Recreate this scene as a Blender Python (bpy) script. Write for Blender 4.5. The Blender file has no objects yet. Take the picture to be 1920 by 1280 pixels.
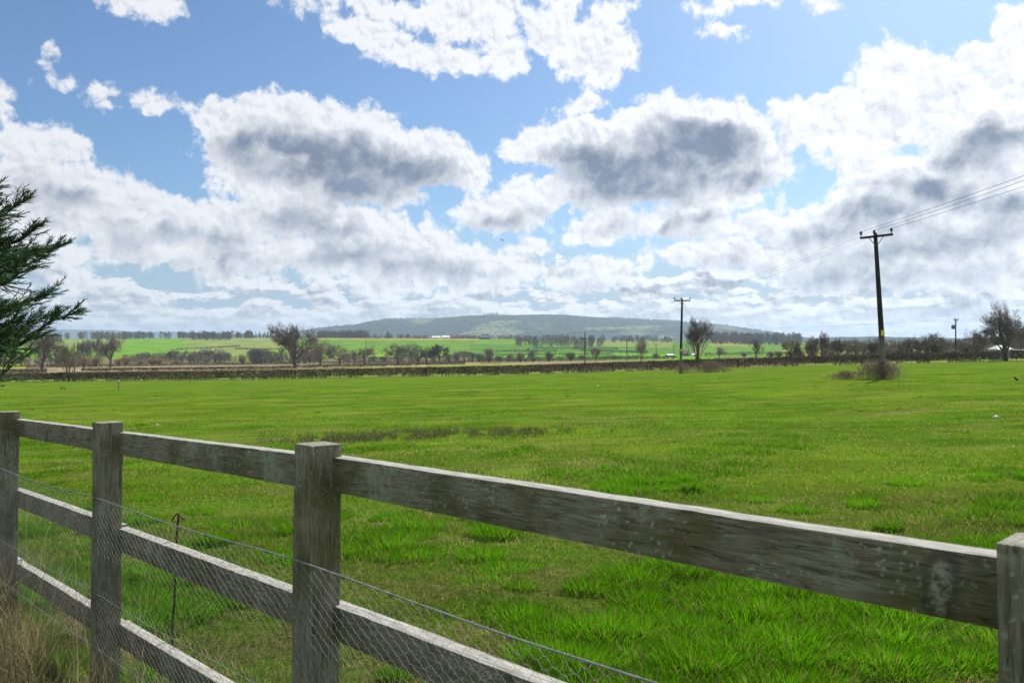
import bpy, math, random
import numpy as np
from mathutils import Vector, Matrix

random.seed(11)
RNG = np.random.default_rng(11)
S = bpy.context.scene
COL = S.collection
R = math.radians
EYE, FPX, CX, CY = 1.45, 1500.0, 960.0, 640.0      # eye height, focal length in photo pixels, optical centre

# ------------------------------------------------------------------ camera, exposure, sun, sky
cam_d = bpy.data.cameras.new('camera')
cam = bpy.data.objects.new('camera', cam_d)
COL.objects.link(cam)
cam.location = (0, 0, EYE)
cam.rotation_euler = (R(90), 0, 0)
cam_d.sensor_width = 36.0
cam_d.lens = 36.0 * FPX / 1920.0
cam_d.clip_start = 0.05
cam_d.clip_end = 40000
cam_d.dof.use_dof = True
cam_d.dof.focus_distance = 14.0
cam_d.dof.aperture_fstop = 11.0
S.camera = cam
S.view_settings.view_transform = 'Standard'
S.view_settings.look = 'None'
S.view_settings.gamma = 1
S.view_settings.exposure = 0.38
S.cycles.use_denoising = True
S.cycles.denoiser = 'OPENIMAGEDENOISE'
S.cycles.denoising_input_passes = 'RGB_ALBEDO_NORMAL'
S.cycles.denoising_prefilter = 'NONE'
S.cycles.max_bounces = 6
S.cycles.transparent_max_bounces = 8
S.cycles.volume_bounces = 0

SUN_AZ, SUN_EL = 32.0, 42.0                         # degrees right of the view axis, above the horizon
sun_d = bpy.data.lights.new('sun', 'SUN')
sun_d.energy = 5.0
sun_d.angle = R(0.5)
sun_d.color = (1.0, 0.95, 0.86)
sun = bpy.data.objects.new('sun', sun_d)
COL.objects.link(sun)
_sd = Vector((math.sin(R(SUN_AZ)) * math.cos(R(SUN_EL)), math.cos(R(SUN_AZ)) * math.cos(R(SUN_EL)), math.sin(R(SUN_EL))))
sun.rotation_euler = _sd.to_track_quat('Z', 'Y').to_euler()
sun.location = (0, 0, 300)


class NG:
    """tiny node-graph helper"""
    def __init__(s, tree):
        s.t = tree
        s.n = tree.nodes
        s.l = tree.links

    def put(s, sock, v):
        if v is None:
            return
        if hasattr(v, 'is_output') or isinstance(v, bpy.types.NodeSocket):
            s.l.new(v, sock)
        else:
            sock.default_value = v

    def m(s, op, a, b=None, c=None, clamp=False):
        n = s.n.new('ShaderNodeMath'); n.operation = op; n.use_clamp = clamp
        s.put(n.inputs[0], a); s.put(n.inputs[1], b); s.put(n.inputs[2], c)
        return n.outputs[0]

    def v(s, op, a, b=None, c=None):
        n = s.n.new('ShaderNodeVectorMath'); n.operation = op
        s.put(n.inputs[0], a); s.put(n.inputs[1], b); s.put(n.inputs[2], c)
        return n.outputs['Value'] if op in ('LENGTH', 'DOT_PRODUCT', 'DISTANCE') else n.outputs[0]

    def noise(s, vec, scale, detail=4, rough=0.55, dist=0.0, dim='3D', color=False, lac=2.0):
        n = s.n.new('ShaderNodeTexNoise'); n.noise_dimensions = dim
        s.put(n.inputs['Vector'], vec)
        n.inputs['Scale'].default_value = scale; n.inputs['Detail'].default_value = detail
        n.inputs['Roughness'].default_value = rough; n.inputs['Distortion'].default_value = dist
        n.inputs['Lacunarity'].default_value = lac
        return n.outputs['Color' if color else 'Fac']

    def ss(s, x, lo, hi, a=0.0, b=1.0, kind='SMOOTHSTEP'):
        n = s.n.new('ShaderNodeMapRange'); n.interpolation_type = kind
        s.put(n.inputs[0], x); s.put(n.inputs[1], lo); s.put(n.inputs[2], hi)
        s.put(n.inputs[3], a); s.put(n.inputs[4], b)
        return n.outputs[0]

    def mix(s, f, a, b, blend='MIX'):
        n = s.n.new('ShaderNodeMix'); n.data_type = 'RGBA'; n.blend_type = blend
        s.put(n.inputs[0], f); s.put(n.inputs[6], a); s.put(n.inputs[7], b)
        return n.outputs[2]

    def comb(s, x, y, z=0.0):
        n = s.n.new('ShaderNodeCombineXYZ')
        s.put(n.inputs[0], x); s.put(n.inputs[1], y); s.put(n.inputs[2], z)
        return n.outputs[0]

    def sep(s, v):
        n = s.n.new('ShaderNodeSeparateXYZ'); s.put(n.inputs[0], v)
        return n.outputs

    def ramp(s, f, stops, interp='LINEAR'):
        n = s.n.new('ShaderNodeValToRGB'); s.put(n.inputs[0], f)
        cr = n.color_ramp; cr.interpolation = interp
        while len(cr.elements) < len(stops):
            cr.elements.new(0.5)
        for el, (p, c) in zip(cr.elements, stops):
            el.position = p
            el.color = c if len(c) == 4 else (*c, 1)
        return n.outputs[0]


def c4(r, g, b):
    return (r, g, b, 1.0)


# ---- the sky: Nishita air with cumulus laid out by azimuth and elevation (100 units = 0.1 rad/1.5)
world = bpy.data.worlds.new('World')
S.world = world
world.use_nodes = True
world.node_tree.nodes.clear()
g = NG(world.node_tree)
tc = g.n.new('ShaderNodeTexCoord')
d_ = g.v('NORMALIZE', tc.outputs['Generated'])
dx, dy, dz = g.sep(d_)
az = g.m('MULTIPLY', g.m('ARCTAN2', dx, dy), 15.0)
el = g.m('MULTIPLY', g.m('ARCSINE', dz), 15.0)
P = g.comb(az, el)


def ang(px, py):
    u, v = (px - CX) / FPX, (CY - py) / FPX
    return 15 * math.atan(u), 15 * math.atan(v / math.sqrt(1 + u * u)), u


def blobfield(p, blobs, k=0.25):
    acc = None
    for px, py, rx, ry in blobs:
        a, e, u = ang(px, py)
        rx = rx / 100.0 / (1 + u * u); ry = ry / 100.0 / math.sqrt(1 + u * u)
        q = g.v('MULTIPLY_ADD', p, (1 / rx, 1 / ry, 0), (-a / rx, -e / ry, 0))
        ln = g.v('LENGTH', q)
        rb = min(rx, ry * 1.5)
        sd = g.m('MULTIPLY_ADD', ln, rb, -rb)
        acc = sd if acc is None else g.m('SMOOTH_MIN', acc, sd, k)
    return g.m('MULTIPLY', acc, -1.0)


COVER = [
    # top left and the small scraps
    (265, 0, 85, 24), (310, 20, 35, 18), (82, 106, 20, 12), (178, 168, 52, 13), (294, 190, 34, 20), (8, 186, 20, 20), (207, 208, 12, 6),
    # left bank
    (50, 262, 85, 34), (120, 270, 52, 34), (40, 330, 130, 55), (150, 350, 120, 44), (250, 372, 52, 26), (100, 410, 140, 48),
    # top centre
    (690, 62, 75, 28), (770, 95, 70, 20), (850, 112, 118, 26), (940, 100, 36, 38), (880, 22, 110, 42), (720, 12, 120, 18), (600, 6, 40, 10),
    (1030, 66, 55, 32), (1110, 95, 78, 55), (1110, 145, 30, 22), (1084, 192, 44, 18), (1150, 14, 40, 14), (1050, 15, 30, 25),
    (1370, 8, 55, 14), (1364, 60, 26, 10), (1545, 8, 24, 8),
    # big left cumulus
    (390, 200, 30, 14), (440, 240, 75, 44), (560, 225, 120, 48), (660, 262, 110, 50), (790, 300, 110, 50), (880, 320, 46, 36), (640, 320, 160, 55),
    (520, 290, 130, 45), (690, 360, 90, 24),
    # under it
    (460, 345, 70, 38), (560, 395, 110, 52), (660, 430, 110, 52), (640, 480, 170, 42), (770, 470, 90, 42), (860, 490, 90, 36), (950, 505, 70, 28), (740, 530, 120, 28), (880, 535, 80, 20),
    # middle clouds
    (940, 402, 86, 36), (890, 400, 40, 18), (1000, 360, 60, 26), (1120, 436, 72, 30), (1150, 412, 55, 32), (1290, 415, 120, 32), (995, 466, 34, 12), (1110, 515, 86, 26), (1210, 500, 15, 9), (805, 420, 16, 10),
    # big right cumulus
    (1010, 275, 60, 34), (1090, 275, 110, 55), (1250, 245, 120, 64), (1340, 262, 110, 66), (1420, 305, 66, 44), (1230, 325, 210, 52), (1160, 345, 130, 44), (1340, 375, 100, 26),
    # right bank
    (1665, 125, 66, 46), (1750, 180, 120, 55), (1850, 140, 110, 55), (1895, 45, 46, 34), (1560, 215, 70, 34), (1490, 212, 50, 28), (1660, 215, 120, 60), (1850, 260, 120, 80),
    (1600, 262, 60, 26), (1540, 250, 90, 34), (1630, 300, 80, 34), (1720, 315, 100, 36), (1640, 360, 100, 46), (1780, 360, 130, 60), (1880, 380, 90, 80), (1560, 420, 140, 42), (1720, 430, 160, 60), (1430, 425, 100, 26), (1380, 480, 150, 30), (1600, 490, 200, 50), (1840, 490, 160, 60),
    # left, lower
    (230, 425, 100, 40), (335, 405, 80, 32), (440, 425, 70, 42), (300, 470, 150, 34), (460, 490, 120, 32), (70, 480, 120, 30), (140, 530, 80, 20), (455, 530, 56, 14),
]
GREY = [
    (500, 275, 95, 34), (610, 300, 150, 46), (730, 318, 120, 38), (670, 350, 100, 30), (560, 320, 90, 26),
    (1340, 240, 95, 40), (1290, 285, 150, 40), (1130, 315, 110, 40), (1370, 328, 110, 20), (1200, 355, 160, 26), (1080, 290, 50, 24),
    (1860, 250, 90, 26), (1790, 295, 60, 22), (1730, 175, 40, 16), (1640, 385, 85, 34), (1760, 360, 80, 34), (1900, 380, 50, 50),
    (950, 412, 62, 16), (1280, 418, 110, 20), (120, 358, 80, 20), (270, 440, 90, 20), (400, 450, 60, 18), (520, 415, 50, 16), (600, 425, 70, 18), (660, 480, 70, 16),
    (770, 500, 60, 14), (870, 512, 60, 14), (1110, 524, 50, 12), (430, 490, 80, 14), (1560, 440, 110, 18), (1700, 470, 120, 16), (1840, 450, 100, 20), (1650, 520, 150, 18), (1420, 490, 80, 12),
]
w1 = g.v('SUBTRACT', g.noise(P, 0.75, 3, 0.5, dim='2D', color=True), (0.5, 0.5, 0.5))
w2 = g.v('SUBTRACT', g.noise(P, 2.6, 7, 0.62, dim='2D', color=True), (0.5, 0.5, 0.5))
PW = g.v('ADD', P, g.v('ADD', g.v('MULTIPLY', w1, (0.55, 0.4, 0)), g.v('MULTIPLY', w2, (0.30, 0.26, 0))))
def billow(p, scale, detail):
    n = g.n.new('ShaderNodeTexVoronoi'); n.voronoi_dimensions = '2D'; n.feature = 'F1'; n.normalize = True
    g.put(n.inputs['Vector'], p)
    n.inputs['Scale'].default_value = scale; n.inputs['Detail'].default_value = detail
    n.inputs['Roughness'].default_value = 0.55; n.inputs['Lacunarity'].default_value = 2.1
    return g.m('SUBTRACT', 0.42, n.outputs['Distance'])


PB = g.v('ADD', P, g.v('ADD', g.v('MULTIPLY', w1, (0.35, 0.25, 0)), g.v('MULTIPLY', w2, (0.10, 0.10, 0))))
bil = billow(PB, 2.3, 4.0)
fb = g.m('ADD', g.m('MULTIPLY', g.m('SUBTRACT', g.noise(PB, 3.0, 8, 0.60, dim='2D'), 0.5), 0.60), g.m('MULTIPLY', bil, 0.85))
F1 = g.m('MULTIPLY_ADD', fb, 0.75, blobfield(PW, COVER))
# low bank of flattened clouds towards the horizon: noise in a squeezed chart
es = g.m('MULTIPLY', g.m('POWER', g.m('MAXIMUM', el, 0.0005), 0.55), 4.3)
PL = g.comb(g.m('MULTIPLY', az, 0.95), es)
PLw = g.v('ADD', PL, g.v('MULTIPLY', w2, (0.22, 0.20, 0)))
n_low = g.noise(PLw, 1.0, 6, 0.58, dim='2D')
n_up = g.noise(g.v('ADD', PLw, (0.10, 0.26, 0)), 1.0, 4, 0.55, dim='2D')
n_low = g.m('ADD', n_low, g.m('MULTIPLY', billow(PLw, 1.5, 3.0), 0.42))
n_up = g.m('ADD', n_up, g.m('MULTIPLY', billow(g.v('ADD', PLw, (0.08, 0.20, 0)), 1.5, 2.0), 0.42))
bias = g.ramp(g.m('DIVIDE', el, 4.0), [(0.0, (0.76,) * 3), (0.10, (0.66,) * 3), (0.22, (0.49,) * 3), (0.36, (0.35,) * 3), (0.52, (0.10,) * 3), (0.75, (0, 0, 0))])
right = g.ss(az, 1.5, 5.5, 0.0, 0.07)
bias = g.m('ADD', bias, g.m('MULTIPLY', right, g.ss(el, 3.6, 2.2)))
behind = g.ss(g.m('ABSOLUTE', az), 9.5, 13.0, 0.0, 0.5)
bias = g.m('MAXIMUM', bias, behind)
FL = g.m('MULTIPLY', g.m('ADD', g.m('SUBTRACT', n_low, 1.0), bias), 3.1)
FLU = g.m('MULTIPLY', g.m('ADD', g.m('SUBTRACT', n_up, 1.0), bias), 2.6)
F = g.m('MAXIMUM', F1, FL)
alpha = g.ss(F, -0.04, 0.17)
gw = g.v('ADD', P, g.v('ADD', g.v('MULTIPLY', w1, (0.5, 0.35, 0)), g.v('MULTIPLY', w2, (0.32, 0.28, 0))))
GF = g.m('MULTIPLY_ADD', fb, 0.36, blobfield(gw, GREY))
big = [COVER[i] for i in range(len(COVER)) if COVER[i][1] > 190 and COVER[i][2] >= 45]
F_up = g.m('MULTIPLY_ADD', fb, 0.5, blobfield(g.v('ADD', PW, (0.08, 0.30, 0)), big))
grey = g.m('MULTIPLY', g.ss(GF, -0.42, 0.50), g.ss(F_up, -0.05, 0.45))
grey_low = g.m('MULTIPLY', g.ss(g.m('ADD', FLU, g.m('MULTIPLY', g.m('SUBTRACT', n_up, n_low), 2.2)), -0.10, 0.85), g.ss(el, 0.1, 1.2, 0.40, 0.82))
soft = g.noise(gw, 1.5, 5, 0.55, dim='2D')
grey = g.m('MULTIPLY', grey, g.ss(soft, 0.28, 0.66, 0.74, 1.05))
grey_low = g.m('MULTIPLY', grey_low, g.ss(F1, 0.25, -0.1, 0.35, 1.0))
# billow relief: the field a little nearer the sun, compared with the field here
PS = g.v('ADD', PB, (0.04, 0.08, 0))
fb_s = g.m('ADD', g.m('MULTIPLY', g.m('SUBTRACT', g.noise(PS, 3.0, 5, 0.58, dim='2D'), 0.5), 0.55), g.m('MULTIPLY', billow(PS, 2.3, 3.0), 0.85))
relief = g.m('MULTIPLY', g.m('SUBTRACT', fb, fb_s), 1.5)
thick = g.m('MULTIPLY', g.ss(g.m('ADD', F1, g.m('MULTIPLY', fb_s, 0.9)), 0.22, 0.85), 0.20)
shade = g.m('ADD', g.m('ADD', g.m('MAXIMUM', grey, grey_low), thick), g.m('MULTIPLY', relief, g.m('MULTIPLY_ADD', grey, 0.5, -0.85)))
shade = g.ss(shade, 0.0, 1.12, 0.0, 1.0, 'LINEAR')
side = g.ss(az, -7.0, 6.0, 0.75, 0.91, 'LINEAR')
white = g.v('SCALE', (7.3, 7.45, 7.75)); white.node.inputs['Scale'].default_value = 1.0
g.l.new(side, white.node.inputs['Scale'])
cloud = g.mix(shade, white, c4(1.30, 1.60, 2.22))
nish = g.n.new('ShaderNodeTexSky')
nish.sky_type = 'NISHITA'
nish.sun_disc = False
nish.sun_elevation = R(SUN_EL)
nish.sun_rotation = R(SUN_AZ)
nish.air_density = 1.0
nish.dust_density = 1.0
nish.ozone_density = 2.0
blue = g.mix(1.0, nish.outputs[0], c4(0.46, 0.595, 0.72), 'MULTIPLY')
blue = g.mix(g.ss(el, 2.5, 0.1, 0.0, 0.9), blue, c4(2.55, 3.4, 4.3))
vary = g.v('SCALE', cloud)
g.l.new(g.ss(g.m('MULTIPLY', shade, g.m('SUBTRACT', g.m('ADD', g.m('MULTIPLY', soft, 0.6), g.m('MULTIPLY', n_low, 0.4)), 0.5)), -0.16, 0.16, 0.86, 1.20, 'LINEAR'), vary.node.inputs['Scale'])
sky_col = g.mix(g.m('MULTIPLY', alpha, 0.98), blue, vary)
# below the horizon: plain haze tone
sky_col = g.mix(g.ss(el, -0.02, -0.3), sky_col, c4(2.6, 3.0, 3.2))
bg = g.n.new('ShaderNodeBackground')
g.l.new(sky_col, bg.inputs[0])
bg.inputs[1].default_value = 0.12
wo = g.n.new('ShaderNodeOutputWorld')
g.l.new(bg.outputs[0], wo.inputs[0])
world.cycles.sampling_method = 'MANUAL'
world.cycles.sample_map_resolution = 512


# ------------------------------------------------------------------ noise and terrain
def hash2(ix, iy, seed=0):
    h = (ix.astype(np.int64) * 374761393 + iy.astype(np.int64) * 668265263 + seed * 974634777) & 0xFFFFFFFF
    h = ((h ^ (h >> 13)) * 1274126177) & 0xFFFFFFFF
    return ((h ^ (h >> 16)) & 0xFFFF) / 65535.0


def vnoise(x, y, seed=0):
    ix, iy = np.floor(x), np.floor(y)
    fx, fy = x - ix, y - iy
    fx = fx * fx * (3 - 2 * fx); fy = fy * fy * (3 - 2 * fy)
    a = hash2(ix, iy, seed); b = hash2(ix + 1, iy, seed); c = hash2(ix, iy + 1, seed); d = hash2(ix + 1, iy + 1, seed)
    return (a * (1 - fx) + b * fx) * (1 - fy) + (c * (1 - fx) + d * fx) * fy


def fbm(x, y, oct=4, seed=0, rough=0.5):
    s = 0; a = 1; t = 0
    for i in range(oct):
        s = s + a * vnoise(x * 2 ** i + 17.3 * i, y * 2 ** i - 9.1 * i, seed + i); t += a; a *= rough
    return s / t


PXC = np.array([-600, 0, 480, 960, 1440, 1920, 2600], float)
ROWS = [
    (132, [727, 718, 712, 702.5, 687, 674, 655]),
    (160, [716, 711, 704, 695, 682, 669, 652]),
    (200, [705, 701, 694.5, 684.5, 674, 664, 650]),
    (300, [700, 694, 691.5, 681.5, 671, 660, 648]),
    (450, [696, 688, 684, 679, 668, 657, 647]),
    (600, [690, 683, 680, 676.5, 666, 655, 646]),
    (900, [670, 666, 662, 660, 657, 650, 642]),
    (1400, [640, 636, 633, 635, 641, 644, 640]),
    (1650, [641, 637.5, 635, 637, 643, 645, 641]),
    (2300, [654, 652, 651, 651, 652, 650, 648]),
    (3400, [656, 655, 655, 655, 655, 652, 650]),
    (6000, [650] * 7),
    (9500, [646] * 7),
]


def terr(X, Y):
    X = np.asarray(X, float); Y = np.asarray(Y, float)
    Xc = np.clip(X, -102, 102)
    zp = 0.026 * Xc - 0.0285 * np.maximum(Y, -60)
    u = np.clip(X / np.maximum(Y, 1.0), -1.7, 1.7)
    px = CX + FPX * u
    z = zp.copy()
    py60 = CY + FPX * (EYE - 60 * (0.026 * u - 0.0285)) / 60
    prevY, prev = 60.0, py60
    for Yk, row in ROWS:
        cur = np.interp(px, PXC, row)
        msk = (Y > prevY) & (Y <= Yk)
        t = (np.log(np.maximum(Y, 1)) - math.log(prevY)) / (math.log(Yk) - math.log(prevY))
        py = prev * (1 - t) + cur * t
        zz = EYE - (py - CY) * Y / FPX
        z = np.where(msk, zz, z)
        prevY, prev = Yk, cur
    z = np.where(Y > prevY, EYE - (prev - CY) * Y / FPX, z)
    r = np.hypot(X, Y)
    bump = (fbm(X * 0.9, Y * 0.9, 3, 5) - 0.5) * 0.10 + (fbm(X * 0.12, Y * 0.12, 2, 8) - 0.5) * 0.25
    z = z + bump * np.clip((110 - r) / 60, 0, 1) * np.clip(r / 3.0, 0, 1)
    return z


def th(x, y):
    return float(terr(np.array([x]), np.array([y]))[0])


def at(px, Y):
    """a point on the ground: picture column px, Y metres ahead"""
    X = (px - CX) / FPX * Y
    return Vector((X, Y, th(X, Y)))


def pxz(px, py, Y):
    return Vector(((px - CX) / FPX * Y, Y, EYE - (py - CY) / FPX * Y))


# ------------------------------------------------------------------ mesh building
def mesh_np(name, V, faces, mat=None, parent=None, colors=None, smooth=False):
    """faces: list of int arrays of shape (n, k)"""
    me = bpy.data.meshes.new(name)
    V = np.ascontiguousarray(V, np.float32)
    me.vertices.add(len(V))
    me.vertices.foreach_set('co', V.ravel())
    faces = [f for f in faces if len(f)]
    tot = np.concatenate([np.full(len(f), f.shape[1], np.int32) for f in faces])
    loops = np.concatenate([f.ravel() for f in faces]).astype(np.int32)
    me.loops.add(len(loops))
    me.loops.foreach_set('vertex_index', loops)
    me.polygons.add(len(tot))
    st = np.zeros(len(tot), np.int32); st[1:] = np.cumsum(tot)[:-1]
    me.polygons.foreach_set('loop_start', st)
    me.polygons.foreach_set('loop_total', tot)
    if smooth:
        me.polygons.foreach_set('use_smooth', np.ones(len(tot), bool))
    me.update(calc_edges=True)
    if colors is not None:
        at_ = me.color_attributes.new('tint', 'FLOAT_COLOR', 'POINT')
        c = np.ones((len(V), 4), np.float32); c[:, :3] = colors
        at_.data.foreach_set('color', c.ravel())
    me.validate(clean_customdata=False)
    o = bpy.data.objects.new(name, me)
    COL.objects.link(o)
    if mat:
        me.materials.append(mat)
    if parent:
        o.parent = parent
    return o


class MB:
    """collects boxes, tubes and loose faces into one mesh"""
    def __init__(s):
        s.V = []; s.F3 = []; s.F4 = []; s.FN = []; s.n = 0

    def add(s, V, F):
        V = np.asarray(V, float)
        for f in F:
            f = [i + s.n for i in f]
            (s.F3 if len(f) == 3 else s.F4 if len(f) == 4 else s.FN).append(f)
        s.V.append(V); s.n += len(V)
        return s

    def arr(s, V, F):
        F = np.asarray(F, int) + s.n
        (s.F3 if F.shape[1] == 3 else s.F4).extend(F.tolist())
        s.V.append(np.asarray(V, float)); s.n += len(V)
        return s

    def box(s, c, size, M=None, taper=0.0):
        x, y, z = [v / 2 for v in size]
        V = np.array([[-x, -y, -z], [x, -y, -z], [x, y, -z], [-x, y, -z], [-x, -y, z], [x, -y, z], [x, y, z], [-x, y, z]])
        V[4:, :2] *= 1 - taper
        if M is not None:
            V = V @ np.array(M.to_3x3()).T
        V = V + np.array(c)
        return s.add(V, [(0, 3, 2, 1), (4, 5, 6, 7), (0, 1, 5, 4), (1, 2, 6, 5), (2, 3, 7, 6), (3, 0, 4, 7)])

    def tube(s, pts, rad, sides=8, cap=True):
        pts = np.asarray(pts, float)
        rad = np.broadcast_to(np.asarray(rad, float), (len(pts),))
        T = np.gradient(pts, axis=0)
        T /= np.linalg.norm(T, axis=1)[:, None] + 1e-12
        up = np.array([0, 0, 1.0]) if abs(T[0][2]) < 0.9 else np.array([1.0, 0, 0])
        V = []
        for p, t, r in zip(pts, T, rad):
            a = np.cross(t, up); a /= np.linalg.norm(a) + 1e-12
            b = np.cross(a, t)
            th_ = np.arange(sides) * 2 * np.pi / sides
            V.append(p + r * (np.cos(th_)[:, None] * a + np.sin(th_)[:, None] * b))
        V = np.concatenate(V)
        F = []
        for i in range(len(pts) - 1):
            for k in range(sides):
                k2 = (k + 1) % sides
                F.append((i * sides + k, (i + 1) * sides + k, (i + 1) * sides + k2, i * sides + k2))
        if cap:
            F.append(tuple(range(sides))[::-1] if False else tuple(range(sides)))
            F.append(tuple((len(pts) - 1) * sides + k for k in range(sides))[::-1])
        return s.add(V, F)

    def build(s, name, mat=None, parent=None, smooth=False):
        me = bpy.data.meshes.new(name)
        me.from_pydata(np.concatenate(s.V).tolist(), [], s.F3 + s.F4 + s.FN)
        if smooth:
            me.polygons.foreach_set('use_smooth', np.ones(len(me.polygons), bool))
        me.update()
        o = bpy.data.objects.new(name, me)
        COL.objects.link(o)
        if mat:
            me.materials.append(mat)
        if parent:
            o.parent = parent
        return o


def seg_tubes(P0, P1, R0, R1, sides=3):
    """many straight tapered prisms at once -> V, quads"""
    P0 = np.asarray(P0, float); P1 = np.asarray(P1, float)
    R0 = np.asarray(R0, float); R1 = np.asarray(R1, float)
    D = P1 - P0
    D /= np.linalg.norm(D, axis=1)[:, None] + 1e-9
    up = np.where(np.abs(D[:, 2:3]) < 0.9, np.array([[0, 0, 1.0]]), np.array([[1.0, 0, 0]]))
    A = np.cross(D, up); A /= np.linalg.norm(A, axis=1)[:, None] + 1e-9
    B = np.cross(A, D)
    n = len(P0)
    V = np.empty((n, 2 * sides, 3))
    for k in range(sides):
        c, s_ = math.cos(2 * math.pi * k / sides), math.sin(2 * math.pi * k / sides)
        o = c * A + s_ * B
        V[:, k] = P0 + o * R0[:, None]
        V[:, sides + k] = P1 + o * R1[:, None]
    base = (np.arange(n) * 2 * sides)[:, None]
    F = np.concatenate([base + np.array([[k, (k + 1) % sides, sides + (k + 1) % sides, sides + k]]) for k in range(sides)])
    return V.reshape(-1, 3), F


def blades(P, H, W, yaw, lean, leandir, segs=2):
    """grass blades: base points P, heights, widths, facing, lean (fraction of height), lean direction"""
    n = len(P)
    fx, fy = np.cos(yaw), np.sin(yaw)
    lx, ly = np.cos(leandir), np.sin(leandir)
    rows = []
    for i in range(segs):
        t = i / segs
        off = lean * H * t ** 2
        zz = H * t * (1 - 0.25 * np.minimum(lean, 1.5) * t)
        w = W * (1 - 0.55 * t) * 0.5
        c = np.stack([P[:, 0] + lx * off, P[:, 1] + ly * off, P[:, 2] + zz], 1)
        s = np.stack([fx * w, fy * w, np.zeros(n)], 1)
        rows += [c - s, c + s]
    off = lean * H
    zz = H * (1 - 0.25 * np.minimum(lean, 1.5))
    rows.append(np.stack([P[:, 0] + lx * off, P[:, 1] + ly * off, P[:, 2] + zz], 1))
    k = len(rows)
    V = np.stack(rows, 1).reshape(-1, 3)
    b = (np.arange(n) * k)[:, None]
    F4 = [b + np.array([[2 * i, 2 * i + 1, 2 * i + 3, 2 * i + 2]]) for i in range(segs - 1)]
    F3 = b + np.array([[2 * segs - 2, 2 * segs - 1, 2 * segs]])
    return V, (np.concatenate(F4) if F4 else np.zeros((0, 4), int)), F3, k


def thing(name, label, cat, loc=(0, 0, 0), rz=0.0, group=None):
    o = bpy.data.objects.new(name, None)
    COL.objects.link(o)
    o.location = loc
    o.rotation_euler = (0, 0, rz)
    o.empty_display_size = 0.2
    return tag(o, label, cat, group)


def tag(o, label=None, cat=None, group=None, kind=None):
    if label: o['label'] = label
    if cat: o['category'] = cat
    if group: o['group'] = group
    if kind: o['kind'] = kind
    return o


def dup(root, loc, rz=0.0, scale=(1, 1, 1), label=None, group=None, name=None):
    r = root.copy()
    COL.objects.link(r)
    r.location = loc
    r.rotation_euler = (0, 0, rz)
    r.scale = scale
    if name: r.name = name
    if label: r['label'] = label
    if group: r['group'] = group
    elif 'group' in r: del r['group']
    for ch in KIDS.get(root.name, ()):
        c = ch.copy()
        COL.objects.link(c)
        c.parent = r
    return r


KIDS = {}


# ------------------------------------------------------------------ materials
def new_mat(name):
    m = bpy.data.materials.new(name)
    m.use_nodes = True
    m.node_tree.nodes.clear()
    q = NG(m.node_tree)
    out = q.n.new('ShaderNodeOutputMaterial')
    return m, q, out


def bsdf(q, out, col, rough=0.8, spec=0.25, metal=0.0, bump=None, bstr=0.3, bdist=0.02):
    b = q.n.new('ShaderNodeBsdfPrincipled')
    q.put(b.inputs['Base Color'], col)
    q.put(b.inputs['Roughness'], rough)
    b.inputs['Specular IOR Level'].default_value = spec
    b.inputs['Metallic'].default_value = metal
    if bump is not None:
        bn = q.n.new('ShaderNodeBump')
        bn.inputs['Strength'].default_value = bstr
        bn.inputs['Distance'].default_value = bdist
        q.l.new(bump, bn.inputs['Height'])
        q.l.new(bn.outputs[0], b.inputs['Normal'])
    q.l.new(b.outputs[0], out.inputs[0])
    return b


def simple(name, col, rough=0.8, var=0.25, scale=3.0, spec=0.25, metal=0.0):
    m, q, out = new_mat(name)
    tcn = q.n.new('ShaderNodeTexCoord')
    n = q.noise(tcn.outputs['Object'], scale, 5, 0.6)
    a = tuple(c * (1 - var) for c in col); b = tuple(min(1, c * (1 + var)) for c in col)
    bsdf(q, out, q.ramp(n, [(0.3, a), (0.7, b)]), rough, spec, metal, n, 0.2)
    return m


def leafy(name, trans=0.45, var=True, fallback=(0.1, 0.2, 0.02), rough=0.55, spec=0.2, attr=True):
    """thin blades and leaves: colour from the blade's own tint, light passes through"""
    m, q, out = new_mat(name)
    if attr:
        a = q.n.new('ShaderNodeAttribute'); a.attribute_name = 'tint'
        col = a.outputs['Color']
    else:
        tcn = q.n.new('ShaderNodeTexCoord')
        n = q.noise(tcn.outputs['Object'], 2.0, 3)
        col = q.ramp(n, [(0.3, tuple(c * 0.7 for c in fallback)), (0.7, tuple(c * 1.35 for c in fallback))])
    b = q.n.new('ShaderNodeBsdfPrincipled')
    q.put(b.inputs['Base Color'], col)
    b.inputs['Roughness'].default_value = rough
    b.inputs['Specular IOR Level'].default_value = spec
    t = q.n.new('ShaderNodeBsdfTranslucent')
    q.put(t.inputs['Color'], col)
    mx = q.n.new('ShaderNodeMixShader')
    mx.inputs[0].default_value = trans
    q.l.new(b.outputs[0], mx.inputs[1]); q.l.new(t.outputs[0], mx.inputs[2])
    q.l.new(mx.outputs[0], out.inputs[0])
    return m


M = {}
M['bark'] = simple('bark', (0.10, 0.082, 0.062), 0.9, 0.35, 2.0)
M['twig'] = simple('twig', (0.165, 0.135, 0.10), 0.9, 0.3, 0.6)
M['twig_grey'] = simple('twig_grey', (0.235, 0.20, 0.15), 0.9, 0.25, 0.6)
M['twig_orange'] = simple('twig_orange', (0.34, 0.215, 0.105), 0.9, 0.25, 0.5)
M['hedge'] = simple('hedge', (0.125, 0.100, 0.064), 0.9, 0.5, 0.35)
M['hedge_far'] = simple('hedge_far', (0.10, 0.085, 0.06), 0.9, 0.4, 0.05)
M['bramble'] = simple('bramble', (0.26, 0.19, 0.14), 0.8, 0.35, 3.0)
M['ivy'] = leafy('ivy', 0.2, fallback=(0.035, 0.07, 0.022), attr=False)
M['dead_leaf'] = leafy('dead_leaf', 0.2, fallback=(0.12, 0.085, 0.05), attr=False)
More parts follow.
